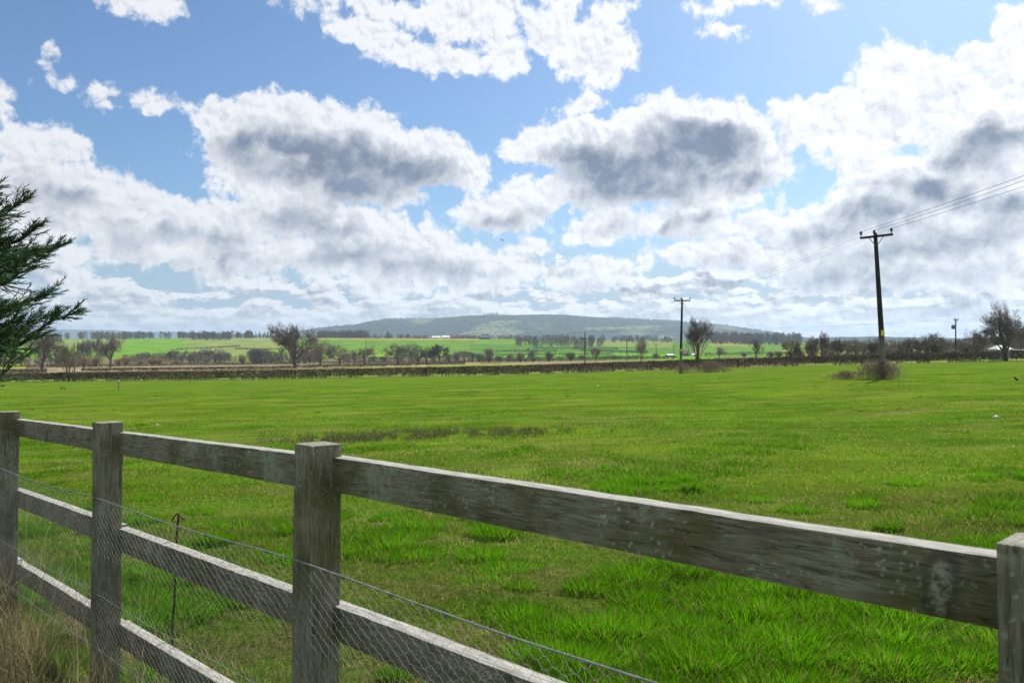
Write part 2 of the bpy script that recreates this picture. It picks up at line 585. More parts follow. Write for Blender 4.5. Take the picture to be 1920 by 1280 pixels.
M['conifer'] = leafy('conifer', 0.4)
M['wood_far'] = simple('wood_far', (0.145, 0.125, 0.092), 0.95, 0.35, 0.02)
M['conifer_far'] = simple('conifer_far', (0.025, 0.045, 0.025), 0.95, 0.3, 0.02)
M['grass'] = leafy('grass', 0.62, spec=0.02)
M['straw'] = leafy('straw', 0.4)
M['galv'] = simple('galvanised', (0.25, 0.26, 0.27), 0.6, 0.3, 40.0, 0.3, 0.0)
M['rust'] = simple('rust', (0.055, 0.035, 0.026), 0.85, 0.5, 60.0)
M['black'] = simple('black_feather', (0.012, 0.012, 0.014), 0.6, 0.2)
M['cable'] = simple('cable', (0.05, 0.05, 0.055), 0.6, 0.1)
M['yellow'] = simple('yellow_plate', (0.75, 0.62, 0.03), 0.5, 0.08, 8)
M['white'] = simple('white_sheet', (0.66, 0.67, 0.68), 0.5, 0.06, 2)
M['ceramic'] = simple('ceramic', (0.06, 0.035, 0.03), 0.25, 0.1, 2, 0.5)
M['steel'] = simple('steel', (0.16, 0.17, 0.18), 0.5, 0.15, 5, 0.4, 0.5)
M['brick'] = simple('brick_wall', (0.24, 0.13, 0.09), 0.9, 0.2, 0.6)
M['render_wall'] = simple('render_wall', (0.62, 0.58, 0.50), 0.9, 0.1, 0.5)
M['black_board'] = simple('black_board', (0.03, 0.03, 0.035), 0.8, 0.2, 0.5)
M['tile_brown'] = simple('tile_brown', (0.16, 0.10, 0.08), 0.85, 0.2, 0.4)
M['slate'] = simple('slate', (0.08, 0.085, 0.095), 0.7, 0.2, 0.4)
M['glass_dark'] = simple('window_glass', (0.03, 0.035, 0.045), 0.1, 0.1, 1, 0.5)


def wood_mat(name, along, lichen=0.5, lit_amt=0.9, tone=0.92, mark=None):
    """weathered softwood: grey fibre along one axis, green algae, dark runs, pale lichen specks"""
    m, q, out = new_mat(name)
    tcn = q.n.new('ShaderNodeTexCoord')
    oi = q.n.new('ShaderNodeObjectInfo')
    p = q.v('ADD', tcn.outputs['Object'], q.v('SCALE', (13.1, 7.7, 5.3)))
    q.l.new(oi.outputs['Random'], p.node.inputs[1].links[0].from_node.inputs['Scale'])
    st = [1.0, 1.0, 1.0]; st[along] = 0.075
    gp = q.v('MULTIPLY', p, tuple(st))
    grain = q.noise(gp, 170.0, 5, 0.65, 0.4)
    broad = q.noise(gp, 38.0, 4, 0.6, 0.8)
    st2 = [1.0, 1.0, 1.0]; st2[2] = 0.22
    runs = q.noise(q.v('MULTIPLY', p, tuple(st2)), 12.0, 5, 0.6)
    blot = q.noise(p, 4.2, 6, 0.62)
    blot2 = q.noise(q.v('ADD', p, (3.7, 1.9, 8.8)), 6.5, 5, 0.6)
    base = q.ramp(grain, [(0.28, (0.075 * tone, 0.064 * tone, 0.043 * tone)), (0.50, (0.215 * tone, 0.200 * tone, 0.128 * tone)), (0.74, (0.36 * tone, 0.34 * tone, 0.27 * tone))])
    base = q.mix(q.ss(broad, 0.45, 0.75, 0, 0.38), base, c4(0.11 * tone, 0.10 * tone, 0.07 * tone))
    base = q.mix(q.ss(blot, 0.44, 0.66, 0, 0.72), base, c4(0.088, 0.086, 0.024))
    crk = q.noise(q.v('ADD', q.v('MULTIPLY', gp, (0.5, 0.5, 0.5)), (5.0, 3.0, 1.0)), 120.0, 3, 0.5, 0.3)
    crack = q.ss(q.m('ABSOLUTE', q.m('SUBTRACT', crk, 0.5)), 0.014, 0.002)
    crack = q.m('MULTIPLY', crack, q.ss(broad, 0.42, 0.6))
    base = q.mix(q.m('MULTIPLY', crack, 0.6), base, c4(0.018, 0.016, 0.012))
    base = q.mix(q.ss(runs, 0.56, 0.74, 0, 0.75), base, c4(0.045, 0.042, 0.027))
    base = q.mix(q.ss(blot2, 0.60, 0.74, 0, 0.45), base, c4(0.11, 0.075, 0.040))
    vor = q.n.new('ShaderNodeTexVoronoi'); vor.feature = 'F1'
    vp = q.v('ADD', p, q.v('MULTIPLY', q.noise(p, 55.0, 4, color=True), (0.03, 0.03, 0.03)))
    q.put(vor.inputs['Vector'], vp)
    vor.inputs['Scale'].default_value = 62.0
    cover = q.noise(q.v('ADD', p, (9.0, 2.0, 4.0)), 5.0, 4, 0.6)
    spot = q.m('MULTIPLY', q.ss(vor.outputs['Distance'], 0.34, 0.14), q.ss(cover, 0.42, 0.60))
    base = q.mix(q.m('MULTIPLY', spot, lichen), base, c4(0.36, 0.40, 0.33))
    patch = q.m('MULTIPLY', q.ss(q.noise(q.v('ADD', p, (1.0, 6.0, 2.0)), 3.4, 3, 0.5), 0.59, 0.66), q.ss(q.noise(p, 40.0, 4, 0.6), 0.36, 0.56))
    base = q.mix(q.m('MULTIPLY', patch, lichen * 0.9), base, c4(0.26, 0.31, 0.21))
    if mark:
        mxx, mzz, mr1, mr2 = mark
        ox, oy, oz = q.sep(tcn.outputs['Object'])
        wob = q.noise(tcn.outputs['Object'], 22.0, 6, 0.7)
        speck = q.ss(q.noise(tcn.outputs['Object'], 90.0, 4, 0.6), 0.36, 0.56)
        dd = q.v('LENGTH', q.comb(q.m('DIVIDE', q.m('SUBTRACT', ox, mxx), mr1), 0.0, q.m('DIVIDE', q.m('SUBTRACT', oz, mzz), mr2)))
        dd = q.m('ADD', dd, q.m('MULTIPLY', q.m('SUBTRACT', wob, 0.5), 3.2))
        base = q.mix(q.ss(dd, 2.0, 1.1, 0, 0.5), base, c4(0.030, 0.030, 0.018))
        base = q.mix(q.m('MULTIPLY', q.ss(dd, 1.15, 0.5, 0, 0.75), speck), base, c4(0.33, 0.36, 0.25))
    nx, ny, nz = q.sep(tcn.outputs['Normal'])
    lit_top = q.ramp(grain, [(0.34, (0.17, 0.165, 0.14)), (0.6, (0.46, 0.45, 0.41))])
    base = q.mix(q.ss(nz, 0.55, 0.9, 0, lit_amt), base, lit_top)  # upward faces coloured lighter: sunlight on the tops painted into the wood
    hgt = q.m('SUBTRACT', q.m('ADD', grain, q.m('MULTIPLY', broad, 0.7)), q.m('MULTIPLY', crack, 0.8))
    bsdf(q, out, base, 0.9, 0.15, 0, hgt, 0.75, 0.004)
    return m


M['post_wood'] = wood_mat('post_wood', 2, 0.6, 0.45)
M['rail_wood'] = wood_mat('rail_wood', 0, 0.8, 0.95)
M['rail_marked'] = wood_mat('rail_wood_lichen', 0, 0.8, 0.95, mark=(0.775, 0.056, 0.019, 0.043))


def pole_mat():
    m, q, out = new_mat('pole_wood')
    tcn = q.n.new('ShaderNodeTexCoord')
    p = q.v('MULTIPLY', tcn.outputs['Object'], (1, 1, 0.06))
    n = q.noise(p, 30, 5, 0.6)
    x, y, z = q.sep(tcn.outputs['Object'])
    low = q.ss(q.m('ADD', z, q.m('MULTIPLY', n, 1.2)), 3.6, 2.4)
    c1 = q.ramp(n, [(0.3, (0.016, 0.014, 0.011)), (0.7, (0.045, 0.040, 0.030))])
    c2 = q.ramp(n, [(0.3, (0.10, 0.10, 0.08)), (0.7, (0.22, 0.215, 0.18))])
    bsdf(q, out, q.mix(low, c1, c2), 0.85, 0.2, 0, n, 0.3)
    return m


M['pole'] = pole_mat()
M['pole_pale'] = simple('pole_pale', (0.24, 0.22, 0.18), 0.85, 0.2, 1.0)


def ground_mat():
    m, q, out = new_mat('field_ground')
    a = q.n.new('ShaderNodeAttribute'); a.attribute_name = 'tint'
    geo = q.n.new('ShaderNodeNewGeometry')
    p = geo.outputs['Position']
    x, y, z = q.sep(p)
    flat = q.comb(x, y, 0)
    big = q.noise(flat, 0.10, 4, 0.6)
    mid = q.noise(q.v('MULTIPLY', flat, (0.7, 1.0, 1)), 0.9, 5, 0.62)
    fine = q.noise(flat, 11.0, 6, 0.7)
    mic = q.noise(flat, 45.0, 4, 0.7)
    # near pasture: lush, yellowish and straw patches
    near = q.mix(q.ss(mid, 0.36, 0.66), c4(0.062, 0.157, 0.008), c4(0.110, 0.185, 0.013))
    near = q.mix(q.ss(big, 0.42, 0.62, 0, 0.5), near, c4(0.150, 0.205, 0.016))
    tuft = q.ss(q.noise(q.v('MULTIPLY', flat, (0.55, 1.0, 1)), 1.7, 4, 0.6), 0.60, 0.70, 0, 0.75)
    near = q.mix(tuft, near, c4(0.038, 0.105, 0.008))
    thin = q.ss(q.noise(q.v('MULTIPLY', flat, (0.35, 1.0, 1)), 0.7, 5, 0.6), 0.50, 0.66, 0, 0.62)
    near = q.mix(thin, near, c4(0.175, 0.165, 0.050))
    near = q.mix(q.ss(fine, 0.52, 0.72, 0, 0.55), near, c4(0.19, 0.175, 0.045))
    near = q.mix(q.ss(fine, 0.44, 0.30, 0, 0.6), near, c4(0.035, 0.075, 0.010))
    near = q.mix(q.ss(mic, 0.55, 0.75, 0, 0.35), near, c4(0.20, 0.23, 0.04))
    # litter and earth close to the fence, seen between the blades
    r = q.v('LENGTH', p)
    soil = q.mix(q.ss(fine, 0.4, 0.65), c4(0.055, 0.045, 0.022), c4(0.15, 0.115, 0.06))
    near = q.mix(q.m('MULTIPLY', q.ss(r, 11.0, 4.0), q.ss(mid, 0.38, 0.62, 0.15, 0.75)), near, soil)
    farn = q.noise(flat, 0.035, 5, 0.6)
    farf = q.noise(flat, 0.6, 5, 0.7)
    vary = q.m('ADD', q.ss(farn, 0.3, 0.7, 0.78, 1.22), q.ss(farf, 0.3, 0.7, -0.12, 0.12))
    blotch = q.ss(q.noise(q.v('MULTIPLY', flat, (0.5, 1.0, 1)), 0.45, 5, 0.65), 0.30, 0.70, 0.70, 1.22)
    nb_ = q.v('SCALE', near); q.l.new(blotch, nb_.node.inputs['Scale']); near = nb_
    far = q.v('SCALE', a.outputs['Color']); q.l.new(vary, far.node.inputs['Scale'])
    isfar = q.m('GREATER_THAN', a.outputs['Alpha'], 0.5)
    col = q.mix(isfar, near, far)
    hb = q.m('ADD', q.m('MULTIPLY', fine, 0.06), q.m('MULTIPLY', mid, 0.15))
    df = q.n.new('ShaderNodeBsdfDiffuse')
    q.put(df.inputs['Color'], col)
    bn = q.n.new('ShaderNodeBump'); bn.inputs['Strength'].default_value = 0.9; bn.inputs['Distance'].default_value = 1.0
    q.l.new(hb, bn.inputs['Height']); q.l.new(bn.outputs[0], df.inputs['Normal'])
    q.l.new(df.outputs[0], out.inputs[0])
    return m


M['ground'] = ground_mat()

# ------------------------------------------------------------------ ground sheet
FIELDS = [  # picture outline -> own colour of the crop (first match from the end wins)
    ([(-900, 640), (2900, 640), (2900, 700), (-900, 735)], (0.115, 0.145, 0.035)),              # valley pasture
    ([(-900, 672), (1100, 668), (1500, 664), (1500, 690), (700, 700), (-900, 712)], (0.150, 0.130, 0.060)),  # rough
    ([(-900, 628), (570, 626), (570, 672), (-900, 676)], (0.106, 0.200, 0.013)),                # left hill pasture
    ([(-900, 628), (570, 626), (430, 646), (330, 642), (150, 650), (-900, 660)], (0.150, 0.200, 0.045)),
    ([(232, 633), (345, 635), (335, 660), (232, 662)], (0.100, 0.210, 0.013)),
    ([(330, 652), (440, 636), (560, 632), (560, 656), (440, 668)], (0.160, 0.190, 0.050)),
    ([(430, 668), (560, 646), (620, 648), (560, 668)], (0.131, 0.215, 0.015)),
    ([(560, 630), (930, 632), (1060, 640), (1060, 668), (560, 668)], (0.088, 0.175, 0.013)),    # green crop
    ([(570, 630), (900, 632), (900, 637.5), (700, 637.2), (580, 636)], (0.260, 0.235, 0.030)),    # yellow strip on the crest
    ([(600, 660), (740, 657), (740, 669), (600, 672)], (0.125, 0.230, 0.013)),
    ([(880, 640), (1300, 636), (1300, 676), (880, 676)], (0.069, 0.150, 0.018)),
    ([(890, 637), (1000, 638), (1100, 644), (1100, 650), (890, 644)], (0.100, 0.190, 0.013)),
    ([(1060, 633), (1260, 640), (1260, 652), (1060, 646)], (0.150, 0.180, 0.040)),
    ([(900, 662), (1100, 660), (1340, 666), (1340, 675), (900, 672)], (0.100, 0.220, 0.012)),
    ([(1320, 632), (1520, 640), (1520, 668), (1320, 670)], (0.088, 0.170, 0.018)),
    ([(1330, 638), (1390, 641), (1420, 648), (1330, 648)], (0.260, 0.240, 0.030)),
    ([(1470, 655), (1560, 655), (1560, 668), (1470, 668)], (0.220, 0.230, 0.030)),
    ([(40, 696), (80, 690), (300, 686.5), (560, 684), (900, 679.5), (900, 683), (560, 690), (330, 693.5), (160, 696.5)], (0.270, 0.205, 0.130)),  # ploughed
    ([(940, 680), (1000, 678.5), (1260, 674), (1300, 676), (1000, 684.5), (940, 686)], (0.250, 0.185, 0.110)),
    ([(320, 697.2), (560, 692.5), (880, 682.2), (1010, 681.5), (1010, 690), (560, 702), (300, 706)], (0.190, 0.215, 0.045)),  # pale strip
    ([(-60, 682), (48, 681), (48, 691), (-60, 692)], (0.240, 0.260, 0.030)),
    ([(-900, 690), (110, 691), (110, 702), (-900, 704)], (0.210, 0.165, 0.105)),
]


def inpoly(x, y, poly):
    c = np.zeros(x.shape, bool)
    n = len(poly)
    for i in range(n):
        x1, y1 = poly[i]; x2, y2 = poly[(i + 1) % n]
        if y1 == y2:
            continue
        k = ((y1 > y) != (y2 > y)) & (x < (x2 - x1) * (y - y1) / (y2 - y1) + x1)
        c ^= k
    return c


def hedge_line_Y(px):
    return np.interp(px, [-600, 0, 960, 1440, 1920, 2600], [144, 138, 132, 130, 120, 108])


azs = np.concatenate([np.arange(-62, -36, 1.0), np.arange(-36, 36.01, 0.11), np.arange(37, 62.1, 1.0)])
rs = np.concatenate([np.geomspace(0.4, 120, 230), np.geomspace(121, 330, 120), np.geomspace(333, 1700, 190), np.geomspace(1750, 9800, 24)])
A_, R_ = np.meshgrid(np.radians(azs), rs)
# rings are rows of equal depth
Yg = R_
Xg = np.clip(R_ * np.tan(A_), -11400, 11400)
Zg = terr(Xg, Yg)
pxg = CX + FPX * Xg / Yg
pyg = CY + FPX * (EYE - Zg) / Yg
tint = np.zeros(Xg.shape + (4,))
farmask = Yg > hedge_line_Y(pxg)
colr = np.zeros(Xg.shape + (3,)); colr[:] = (0.10, 0.13, 0.05)
frontside = (Yg < 1660)
for poly, c in FIELDS:
    k = inpoly(pxg, pyg, poly) & farmask & frontside
    colr[k] = np.array(c) * (1.3 if c[1] > c[0] else 1.1)
tint[..., :3] = colr
tint[..., 3] = farmask
nr, nc = Xg.shape
idx = np.arange(nr * nc).reshape(nr, nc)
F = np.stack([idx[:-1, :-1], idx[:-1, 1:], idx[1:, 1:], idx[1:, :-1]], -1).reshape(-1, 4)
V = np.stack([Xg, Yg, Zg], -1).reshape(-1, 3)
# the land behind and beside the viewer
bx, by = np.meshgrid(np.linspace(-190, 190, 77), np.linspace(-150, 0.4, 32))
hw = np.tan(np.radians(62)) * 0.4
ground = mesh_np('ground', V, [F], M['ground'], smooth=True)
ca = ground.data.color_attributes.new('tint', 'FLOAT_COLOR', 'POINT')
ca.data.foreach_set('color', tint.reshape(-1).astype(np.float32))
tag(ground, kind='structure')
back_V = np.stack([bx, by, terr(bx, by)], -1).reshape(-1, 3)
bi = np.arange(bx.size).reshape(bx.shape)
gb = mesh_np('ground', back_V, [np.stack([bi[:-1, :-1], bi[:-1, 1:], bi[1:, 1:], bi[1:, :-1]], -1).reshape(-1, 4)], M['ground'], smooth=True)
cb = gb.data.color_attributes.new('tint', 'FLOAT_COLOR', 'POINT')
cb.data.foreach_set('color', np.zeros(bx.size * 4, np.float32))
tag(gb, kind='structure')


# ------------------------------------------------------------------ hills
def hill_mat():
    m, q, out = new_mat('hill_cover')
    geo = q.n.new('ShaderNodeNewGeometry')
    x, y, z = q.sep(geo.outputs['Position'])
    flat = q.comb(x, q.m('MULTIPLY', y, 0.35), q.m('MULTIPLY', z, 2.5))
    n1 = q.noise(flat, 0.0035, 5, 0.6)
    n2 = q.noise(flat, 0.035, 6, 0.7)
    a = q.n.new('ShaderNodeAttribute'); a.attribute_name = 'tint'
    wood = q.ramp(n2, [(0.35, (0.012, 0.020, 0.014)), (0.65, (0.075, 0.082, 0.050))])
    field = q.ramp(n2, [(0.3, (0.19, 0.21, 0.06)), (0.7, (0.34, 0.35, 0.12))])
    open_ = q.m('MAXIMUM', q.m('MULTIPLY', a.outputs['Fac'], q.ss(n2, 0.38, 0.62, 0.15, 0.85)), q.ss(n1, 0.56, 0.66, 0, 0.5))
    bsdf(q, out, q.mix(open_, wood, field), 0.95, 0.0, 0, n2, 1.0, 12.0)
    return m


M['hill'] = hill_mat()


def make_hill(name, prof, Yc, half, px0, px1, ncol, nrow, base, nz, openpoly=()):
    pxs = np.linspace(px0, px1, ncol)
    crest = np.interp(pxs, [p[0] for p in prof], [p[1] for p in prof])
    zc = EYE + (CY - crest) * Yc / FPX
    t = np.linspace(-1, 1, nrow)
    PX, T = np.meshgrid(pxs, t)
    Yw = Yc + T * half
    Xw = (PX - CX) / FPX * Yc * (1 + 0.12 * T)
    sh = np.cos(np.clip(np.abs(T), 0, 1) * np.pi / 2) ** 1.25
    Z = base + (np.maximum(zc - base, 0))[None, :] * sh
    env = np.clip((Z - base) / 40, 0, 1)
    gul = (fbm(Xw / 420, Yw / 900, 4, 31) - 0.5) * nz * 6 * (1 - np.exp(-(np.abs(T) * 4) ** 2))
    Z = Z + env * (gul + (fbm(Xw / 16, Yw / 60, 3, 37) - 0.5) * nz)
    V = np.stack([Xw, Yw, Z], -1).reshape(-1, 3)
    idx = np.arange(nrow * ncol).reshape(nrow, ncol)
    F = np.stack([idx[:-1, :-1], idx[:-1, 1:], idx[1:, 1:], idx[1:, :-1]], -1).reshape(-1, 4)
    pxx = CX + FPX * Xw / Yw; pyy = CY - FPX * (Z - EYE) / Yw
    op = np.zeros(Xw.shape)
    for poly in openpoly:
        op[inpoly(pxx, pyy, poly)] = 1.0
    o = mesh_np(name, V, [F], M['hill'], colors=np.repeat(op.reshape(-1, 1), 3, 1), smooth=True)
    return tag(o, kind='structure')


HILL_PROF = [(470, 648), (520, 632), (545, 625), (590, 617), (640, 611), (672, 609), (700, 603), (725, 598.5), (760, 598.5), (800, 598), (850, 595), (880, 592.5), (920, 590.5), (960, 591.5), (1010, 590.5), (1060, 591), (1100, 594.5), (1150, 597), (1200, 600), (1270, 603.5), (1320, 607), (1370, 612), (1410, 618), (1450, 624), (1490, 631), (1560, 641), (1640, 650)]
make_hill('hill', HILL_PROF, 4800, 1300, 470, 1640, 620, 90, -22, 6.0,
          [[(862, 627), (905, 606), (940, 600), (985, 602), (940, 612), (985, 622), (960, 630)], [(1240, 628), (1262, 630), (1262, 634), (1220, 634)], [(1090, 614), (1230, 609), (1240, 614), (1110, 619)]])
RIDGE_PROF = [(-700, 612), (0, 616), (90, 617), (120, 617.5), (210, 618.5), (260, 622), (330, 621.5), (400, 626), (520, 628), (620, 634), (760, 648)]
make_hill('hill', RIDGE_PROF, 8600, 800, -700, 760, 260, 24, -30, 8.0)
RIDGE2 = [(1380, 652), (1460, 640), (1560, 632), (1640, 630.5), (1690, 632), (1800, 634), (2100, 630), (2600, 632)]
make_hill('hill', RIDGE2, 3300, 500, 1380, 2600, 200, 24, -22, 5.0)

# ------------------------------------------------------------------ haze
hz = MB()
hz.box((0, 4700, 66), (23600, 10400, 232))
hzo = hz.build('haze')
tag(hzo, kind='stuff')
m, q, out = new_mat('air')
pv = q.n.new('ShaderNodeVolumePrincipled')
pv.inputs['Color'].default_value = (0.60, 0.80, 1.0, 1)
pv.inputs['Density'].default_value = 0.00011
pv.inputs['Anisotropy'].default_value = 0.25
q.l.new(pv.outputs[0], out.inputs['Volume'])
hzo.data.materials.append(m)


# ------------------------------------------------------------------ grass
def pasture_points(n, y0, y1, power, px0=-420, px1=2620):
    """points on the pasture, thinning out with distance"""
    t = RNG.random(n)
    Y = (y0 ** (1 - power) + t * (y1 ** (1 - power) - y0 ** (1 - power))) ** (1 / (1 - power))
    px = RNG.uniform(px0, px1, n)
    X = (px - CX) / FPX * Y
    return X, Y


def lush(X, Y):
    """0..1, where the sward is thick and tall"""
    a = fbm(X * 0.55, Y * 0.55, 3, 77)
    b = fbm(X * 1.9, Y * 1.9, 2, 91)
    k = 0.62 * a + 0.38 * b
    k = k + 0.13 * np.exp(-((X - 1.9) / 1.7) ** 2 - ((Y - 4.6) / 1.3) ** 2)
    return np.clip((k - 0.50) / 0.16, 0, 1)


def patchy(X, Y):
    """0..1, where the sward is grazed thin and strawy"""
    return np.clip((fbm(X * 0.30, Y * 0.75, 4, 131) - 0.48) / 0.14, 0, 1)


def grass_colors(n, lushv, straw_p):
    u = RNG.random(n)[:, None]
    a = np.array([0.061, 0.160, 0.007]); b = np.array([0.131, 0.256, 0.013]); y = np.array([0.24, 0.28, 0.03])
    c = a * (1 - u) + b * u
    yy = (RNG.random(n) < 0.16 * (1 - lushv) + 0.02)[:, None]
    c = np.where(yy, y * (0.7 + 0.5 * u), c)
    s = (RNG.random(n) < straw_p)[:, None]
    c = np.where(s, np.array([0.30, 0.23, 0.11]) * (0.6 + 0.7 * u), c)
    return c


gV, gF4, gF3, gC, off = [], [], [], [], 0


def add_blades(P, H, W, lean, leandir, col, segs=2):
    global off
    n = len(P)
    V, f4, f3, k = blades(P, H, W, RNG.uniform(0, 2 * np.pi, n), lean, leandir, segs)
    gV.append(V); gF4.append(f4 + off); gF3.append(f3 + off)
    gC.append(np.repeat(col, k, 0)); off += len(V)


# short sward
for (n, y0, y1, pw, hs, sg, sp_, br) in ((255000, 3.1, 9.0, 1.3, 1.0, 2, 0.24, 1.0), (310000, 9.0, 26.0, 1.6, 0.85, 2, 0.13, 1.15), (150000, 26.0, 80.0, 1.8, 0.75, 1, 0.06, 1.3)):
    X, Y = pasture_points(n, y0, y1, pw)
    L = lush(X, Y)
    keep = RNG.random(n) < 0.45 + 0.55 * L
    X, Y, L = X[keep], Y[keep], L[keep]
    n = len(X)
    P = np.stack([X, Y, terr(X, Y) - 0.004], 1)
    H = (0.030 + 0.035 * RNG.random(n) + 0.070 * L * RNG.random(n)) * hs
    W = (0.0018 + 0.00055 * Y) * (0.7 + 0.6 * RNG.random(n))
    add_blades(P, H, W, RNG.uniform(0.2, 1.6, n), RNG.uniform(0, 2 * np.pi, n), br * (0.55 + 0.85 * fbm(X * 0.8, Y * 1.4, 3, 7))[:, None] * grass_colors(n, L, (sp_ + 0.30 * patchy(X, Y)) * (1 - 0.85 * L)), sg)
# tussocks: domed clumps of long blades leaning outwards
cX, cY = pasture_points(840, 3.2, 9.5, 1.05)
cX2, cY2 = pasture_points(3000, 9.5, 60.0, 1.2)
eX = RNG.uniform(-0.3, 3.9, 120); eY = RNG.uniform(3.5, 6.2, 120)
cX = np.concatenate([cX, eX, cX2]); cY = np.concatenate([cY, eY, cY2])
Lc = lush(cX, cY)
Lc = np.clip(Lc + 0.35 * np.exp(-((cX - 2.0) / 1.7) ** 2 - ((cY - 4.6) / 1.2) ** 2), 0, 1)
keep = RNG.random(len(cX)) < 0.06 + 0.9 * Lc
cX, cY, Lc = cX[keep], cY[keep], Lc[keep]
for x, y, l in zip(cX, cY, Lc):
    near = y < 9.5
    nb = int((620 if near else 40) * (0.6 + 0.8 * random.random()))
    rad = random.uniform(0.07, 0.22) * (1.0 if near else 1.1)
    hh = random.uniform(0.075, 0.15) * (0.75 + 0.45 * l) * (1.0 if near else 0.6)
    rr = rad * np.sqrt(RNG.random(nb)); aa = RNG.uniform(0, 2 * np.pi, nb)
    X = x + rr * np.cos(aa) * 1.3; Y = y + rr * np.sin(aa)
    P = np.stack([X, Y, terr(X, Y) - 0.004], 1)
    H = hh * (0.55 + 0.5 * RNG.random(nb)) * (1.15 - 0.45 * rr / rad)
    g0 = random.uniform(0, 1)
    u = RNG.random(nb)[:, None]
    c = np.array([0.070, 0.245, 0.003]) * (1 - u) + np.array([0.155, 0.390, 0.006]) * u
    c = c * (0.75 + 0.5 * g0) * (0.84 if near else 0.62)
    s = (RNG.random(nb) < 0.09)[:, None]
    c = np.where(s, np.array([0.26, 0.22, 0.07]), c)
    add_blades(P, H, (0.0042 if near else 0.013) * (0.7 + 0.6 * RNG.random(nb)), 0.05 + 0.55 * rr / rad + 0.22 * RNG.random(nb), aa + RNG.normal(0, 0.5, nb), c, 3 if near else 2)
go = mesh_np('grass', np.concatenate(gV), [np.concatenate(gF4), np.concatenate(gF3)], M['grass'], colors=np.concatenate(gC))
tag(go, kind='stuff')

# ------------------------------------------------------------------ the fence
FD = np.array([0.705, -0.7092, 0.0]); FD /= np.linalg.norm(FD)    # along the fence, towards the right
FN = np.array([FD[1], -FD[0], 0.0])                                # towards the viewer  (-.709,-.705)
P3 = np.array([-0.597, 2.39, 0.0])
SP = 1.80
frot = math.atan2(FD[1], FD[0])


def fence_z(t):
    return -0.080 + np.where(np.asarray(t) < 0, 0.0350, 0.0230) * t


def fence_pt(t, h, off=0.0):
    """t metres along from the third post, h above the local ground line, off towards the viewer"""
    p = P3 + FD * t + FN * off
    gz = float(fence_z(t))
    return Vector((p[0], p[1], gz + h))


fence = thing('wooden_fence', 'weathered three rail timber fence with wire netting crossing the foreground', 'fence', (0, 0, 0))
PT = 1.222          # post top above the ground
post_ts = [-SP * 3, -SP * 2, -SP, 0.0, 1.875, 3.7]


def rough_box(L, W, H, nx, ny, nz, amp, bev, seed, along):
    """a sawn timber: subdivided box with rounded arrises and slightly uneven faces, centred on x,y, base z=0"""
    import bmesh
    bm = bmesh.new()
    bmesh.ops.create_cube(bm, size=1.0)
    for v in bm.verts:
        v.co = Vector((v.co.x * L, v.co.y * W, (v.co.z + 0.5) * H))
    bmesh.ops.bevel(bm, geom=bm.edges[:], offset=bev, segments=2, profile=0.6, affect='EDGES')
    longax = {'x': 0, 'z': 2}[along]
    long_e = [e for e in bm.edges if abs(abs((e.verts[0].co - e.verts[1].co).normalized()[longax]) - 1) < 1e-3]
    bmesh.ops.subdivide_edges(bm, edges=long_e, cuts=40 if along == 'x' else 26, use_grid_fill=True)
    rn = np.random.default_rng(seed)
    o1, o2 = rn.uniform(0, 50, 2)
    for v in bm.verts:
        s = v.co[longax]
        k1 = float(vnoise(np.array([s * 3 + o1]), np.array([v.co.y * 9 + o2]), 3)[0]) - 0.5
        k2 = float(vnoise(np.array([s * 14 + o2]), np.array([(v.co.x if along == 'z' else v.co.z) * 25 + o1]), 4)[0]) - 0.5
        if along == 'x':
            v.co.y += amp * (k1 + 0.7 * k2); v.co.z += amp * (k1 * 0.8 + k2 * 0.7)
        else:
            v.co.x += amp * (k1 + 0.6 * k2); v.co.y += amp * (k1 * 0.6 - k2 * 0.6)
    me = bpy.data.meshes.new('timber')
    bm.to_mesh(me); bm.free()
    me.polygons.foreach_set('use_smooth', np.ones(len(me.polygons), bool))
    me.set_sharp_from_angle(angle=R(28))
    return me


for i, t in enumerate(post_ts):
    me = rough_box(0.100 + 0.004 * (i == 3), 0.100 + 0.004 * (i == 3), PT + 0.25 - 0.008 * (i == 4), 1, 1, 1, 0.005, 0.006, 50 + i, 'z')
    me.name = 'post'
    o = bpy.data.objects.new('post', me); COL.objects.link(o); o.parent = fence
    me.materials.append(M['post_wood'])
    o.location = fence_pt(t, -0.25)
    o.rotation_euler = (R(-0.9) + (0.004, -0.003, 0.002, -0.004, 0.0, 0.003)[i], R(-0.7) + (0.003, 0.004, -0.003, 0.002, 0.0, -0.004)[i], frot + (0.03, -0.02, 0.02, -0.015, 0.0, 0.02)[i])
RAIL_TOPS = (1.178, 0.735, 0.290)
for i in range(len(post_ts) - 1):
    for j, rt in enumerate(RAIL_TOPS):
        L = post_ts[i + 1] - post_ts[i] - 0.004
        slope = math.atan(0.0350 if post_ts[i] < 0 else 0.0230)
        me = rough_box(L, 0.050, 0.104, 1, 1, 1, 0.0022, 0.003, 100 + i * 3 + j, 'x')
        me.name = 'rail'
        o = bpy.data.objects.new('rail', me); COL.objects.link(o); o.parent = fence
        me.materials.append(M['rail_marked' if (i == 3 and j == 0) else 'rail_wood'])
        mid = fence_pt((post_ts[i] + post_ts[i + 1]) / 2, rt - 0.104 + random.uniform(-.005, .005), -0.0765)
        o.location = mid
        o.rotation_euler = (0, -slope + random.uniform(-.003, .003), frot)

# hexagonal netting stapled to the viewer's side of the posts
cxs, cys = 0.0265, 0.0305
NT = 0.885
t0, t1 = post_ts[0] - 0.05, post_ts[-1] + 0.05
ncx = int((t1 - t0) / cxs); ncy = int(NT / cys)


